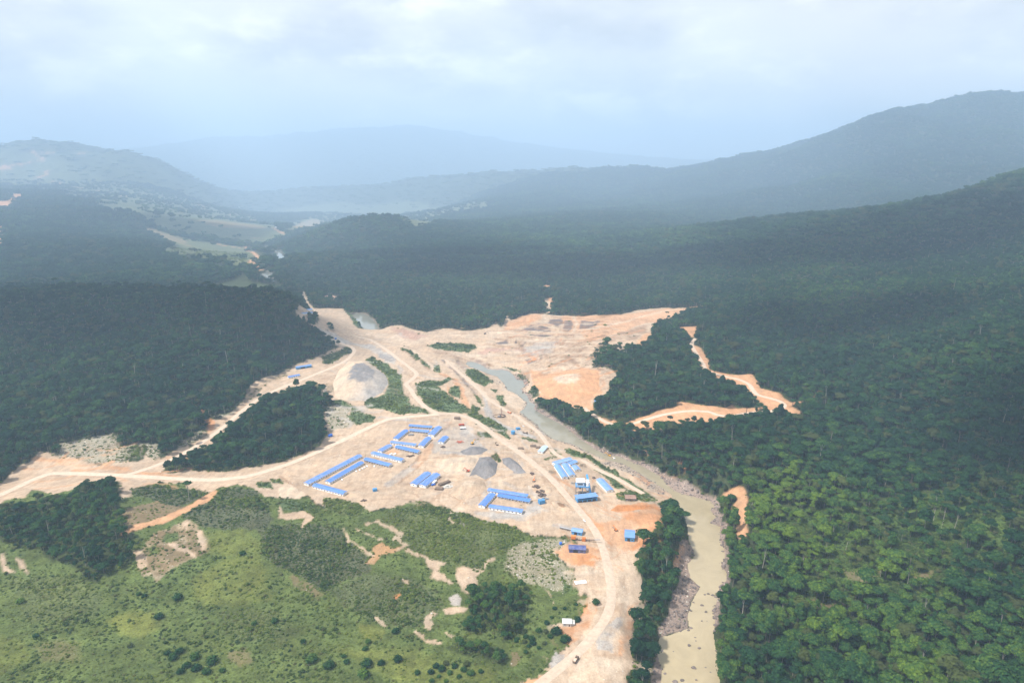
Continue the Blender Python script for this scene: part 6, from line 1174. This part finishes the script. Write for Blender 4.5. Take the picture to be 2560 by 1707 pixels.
# ------------------------------------------------------------------ boulders in the river
items = []
for q in ((1140,1020,3.4),(1168,1066,3.0),(1140,1130,2.0),(1176,1131,1.2),(1092,1245,2.0),(1097,1270,1.6),(1050,1302,3.2),(1122,1322,3.0),(1082,1460,4.4),(1165,1456,1.8),(1200,1490,1.6),(855,1340,3.4),(1297,752,5.5),(1060,680,4.2),(1072,655,3.4),(1228,432,4.0),(1205,440,3.0),(1215,340,3.0),(1185,940,3.2),(1215,948,3.6),(1238,962,3.4),(1160,945,2.4),(1235,1048,3.2),(1222,1078,3.0),(1240,1100,2.6),(1232,1160,3.4),(1228,1200,2.6),(1090,905,3.6),(1115,890,2.8),(1075,925,3.0),(1060,1180,3.4),(1045,1195,2.8),(1065,1060,2.4),(1080,1000,2.6),(1285,640,3.4),(1300,700,3.6),(1270,560,2.8),(1275,595,2.6),(1100,1545,2.4),(950,1555,4.6),(1000,1548,3.6),(880,1500,2.6),(940,1345,1.4),(1240,1340,2.4),(1250,1270,2.6),(1020,415,2.6),(1035,530,3.0)):
    w = at_z(P('I', q[:2]), LOW)[0]; sx, sy = P('I', q[:2])[0]
    where = 'near the bottom edge' if q[1] > 1400 else 'in the lower narrow reach' if q[1] > 1200 else 'in the middle of the rapids' if q[1] > 980 else 'at the head of the rapids' if q[1] > 860 else 'beside the wide calm reach'
    items.append(dict(x=w[0], y=w[1], s=q[2]*.62, px=sx, py=sy, base='%s grey-brown boulder in the river %s' % ('large' if q[2] > 3.9 else 'medium' if q[2] > 2.7 else 'small', where)))
distinct(items); BR = []
for i in range(5): me = rock_mesh(600+i, 2); me.materials.append(M_ROCK); BR.append(me)
for i, t in enumerate(items):
    o = link('boulder', BR[i % 5]); o.location = (t['x'], t['y'], max(LOW - .15, float(hz(t['x'], t['y'])))); o.scale = (t['s'], t['s'], t['s']*.9); o.rotation_euler = (0, 0, rng.uniform(-.5, .5)); tag(o, t['label'], 'boulder', 'boulders standing in the river')
print('objects', len(bpy.data.objects), time.time()-T0)
# ------------------------------------------------------------------ clouds added out of frame, placed by where their shade falls on the hills
def cloud_mat():
    m = bpy.data.materials.new('cloud'); m.use_nodes = True; t = m.node_tree; t.nodes.clear(); o = N(t, 'ShaderNodeOutputMaterial'); d = N(t, 'ShaderNodeBsdfDiffuse'); d.inputs[0].default_value = (.9, .9, .9, 1); tr = N(t, 'ShaderNodeBsdfTransparent'); mx = N(t, 'ShaderNodeMixShader')
    lw = N(t, 'ShaderNodeLayerWeight', inp={'Blend': .35}); r = N(t, 'ShaderNodeMapRange', inp={'From Min': .0, 'From Max': 1.0, 'To Min': .30, 'To Max': .9}); L(t, lw.outputs['Facing'], r.inputs[0]); L(t, r.outputs[0], mx.inputs[0]); L(t, d.outputs[0], mx.inputs[1]); L(t, tr.outputs[0], mx.inputs[2]); L(t, mx.outputs[0], o.inputs[0]); return m
M_CLOUD = cloud_mat()
def cloud(gx, gy, rx, ry, seed, base=1500):
    g = np.random.default_rng(seed); M = Mesh_(); iv, it = ico(2); n = 16
    for k in range(n):
        a = g.random()*6.28; r = math.sqrt(g.random())*.8; s = g.uniform(.28, .5)
        v = iv*(1 + .18*(g.random((len(iv), 1)) - .5)); M.add(v*np.array([rx*s, ry*s, 110*s + 60]) + np.array([rx*r*math.cos(a), ry*r*math.sin(a), 70*g.random()]), t=it, nrm=iv)
    me = M.build('cloud', [M_CLOUD]); o = link('cloud', me, kind='stuff', label='white cumulus cloud added out of view to shade the hills', category='cloud')
    off = base/math.tan(SUN_EL); o.location = (gx + off*math.sin(SUN_AZ), gy + off*math.cos(SUN_AZ), base); return o
cloud(-780, 1500, 480, 300, 1); cloud(-1300, 1900, 600, 420, 2); cloud(350, 2600, 850, 330, 3); cloud(1500, 2350, 800, 420, 4); cloud(900, 760, 300, 260, 5); cloud(2500, 3700, 700, 500, 6); cloud(-200, 3050, 450, 260, 7); cloud(760, 1500, 260, 160, 8); cloud(-2600, 5200, 900, 500, 9, 2000)
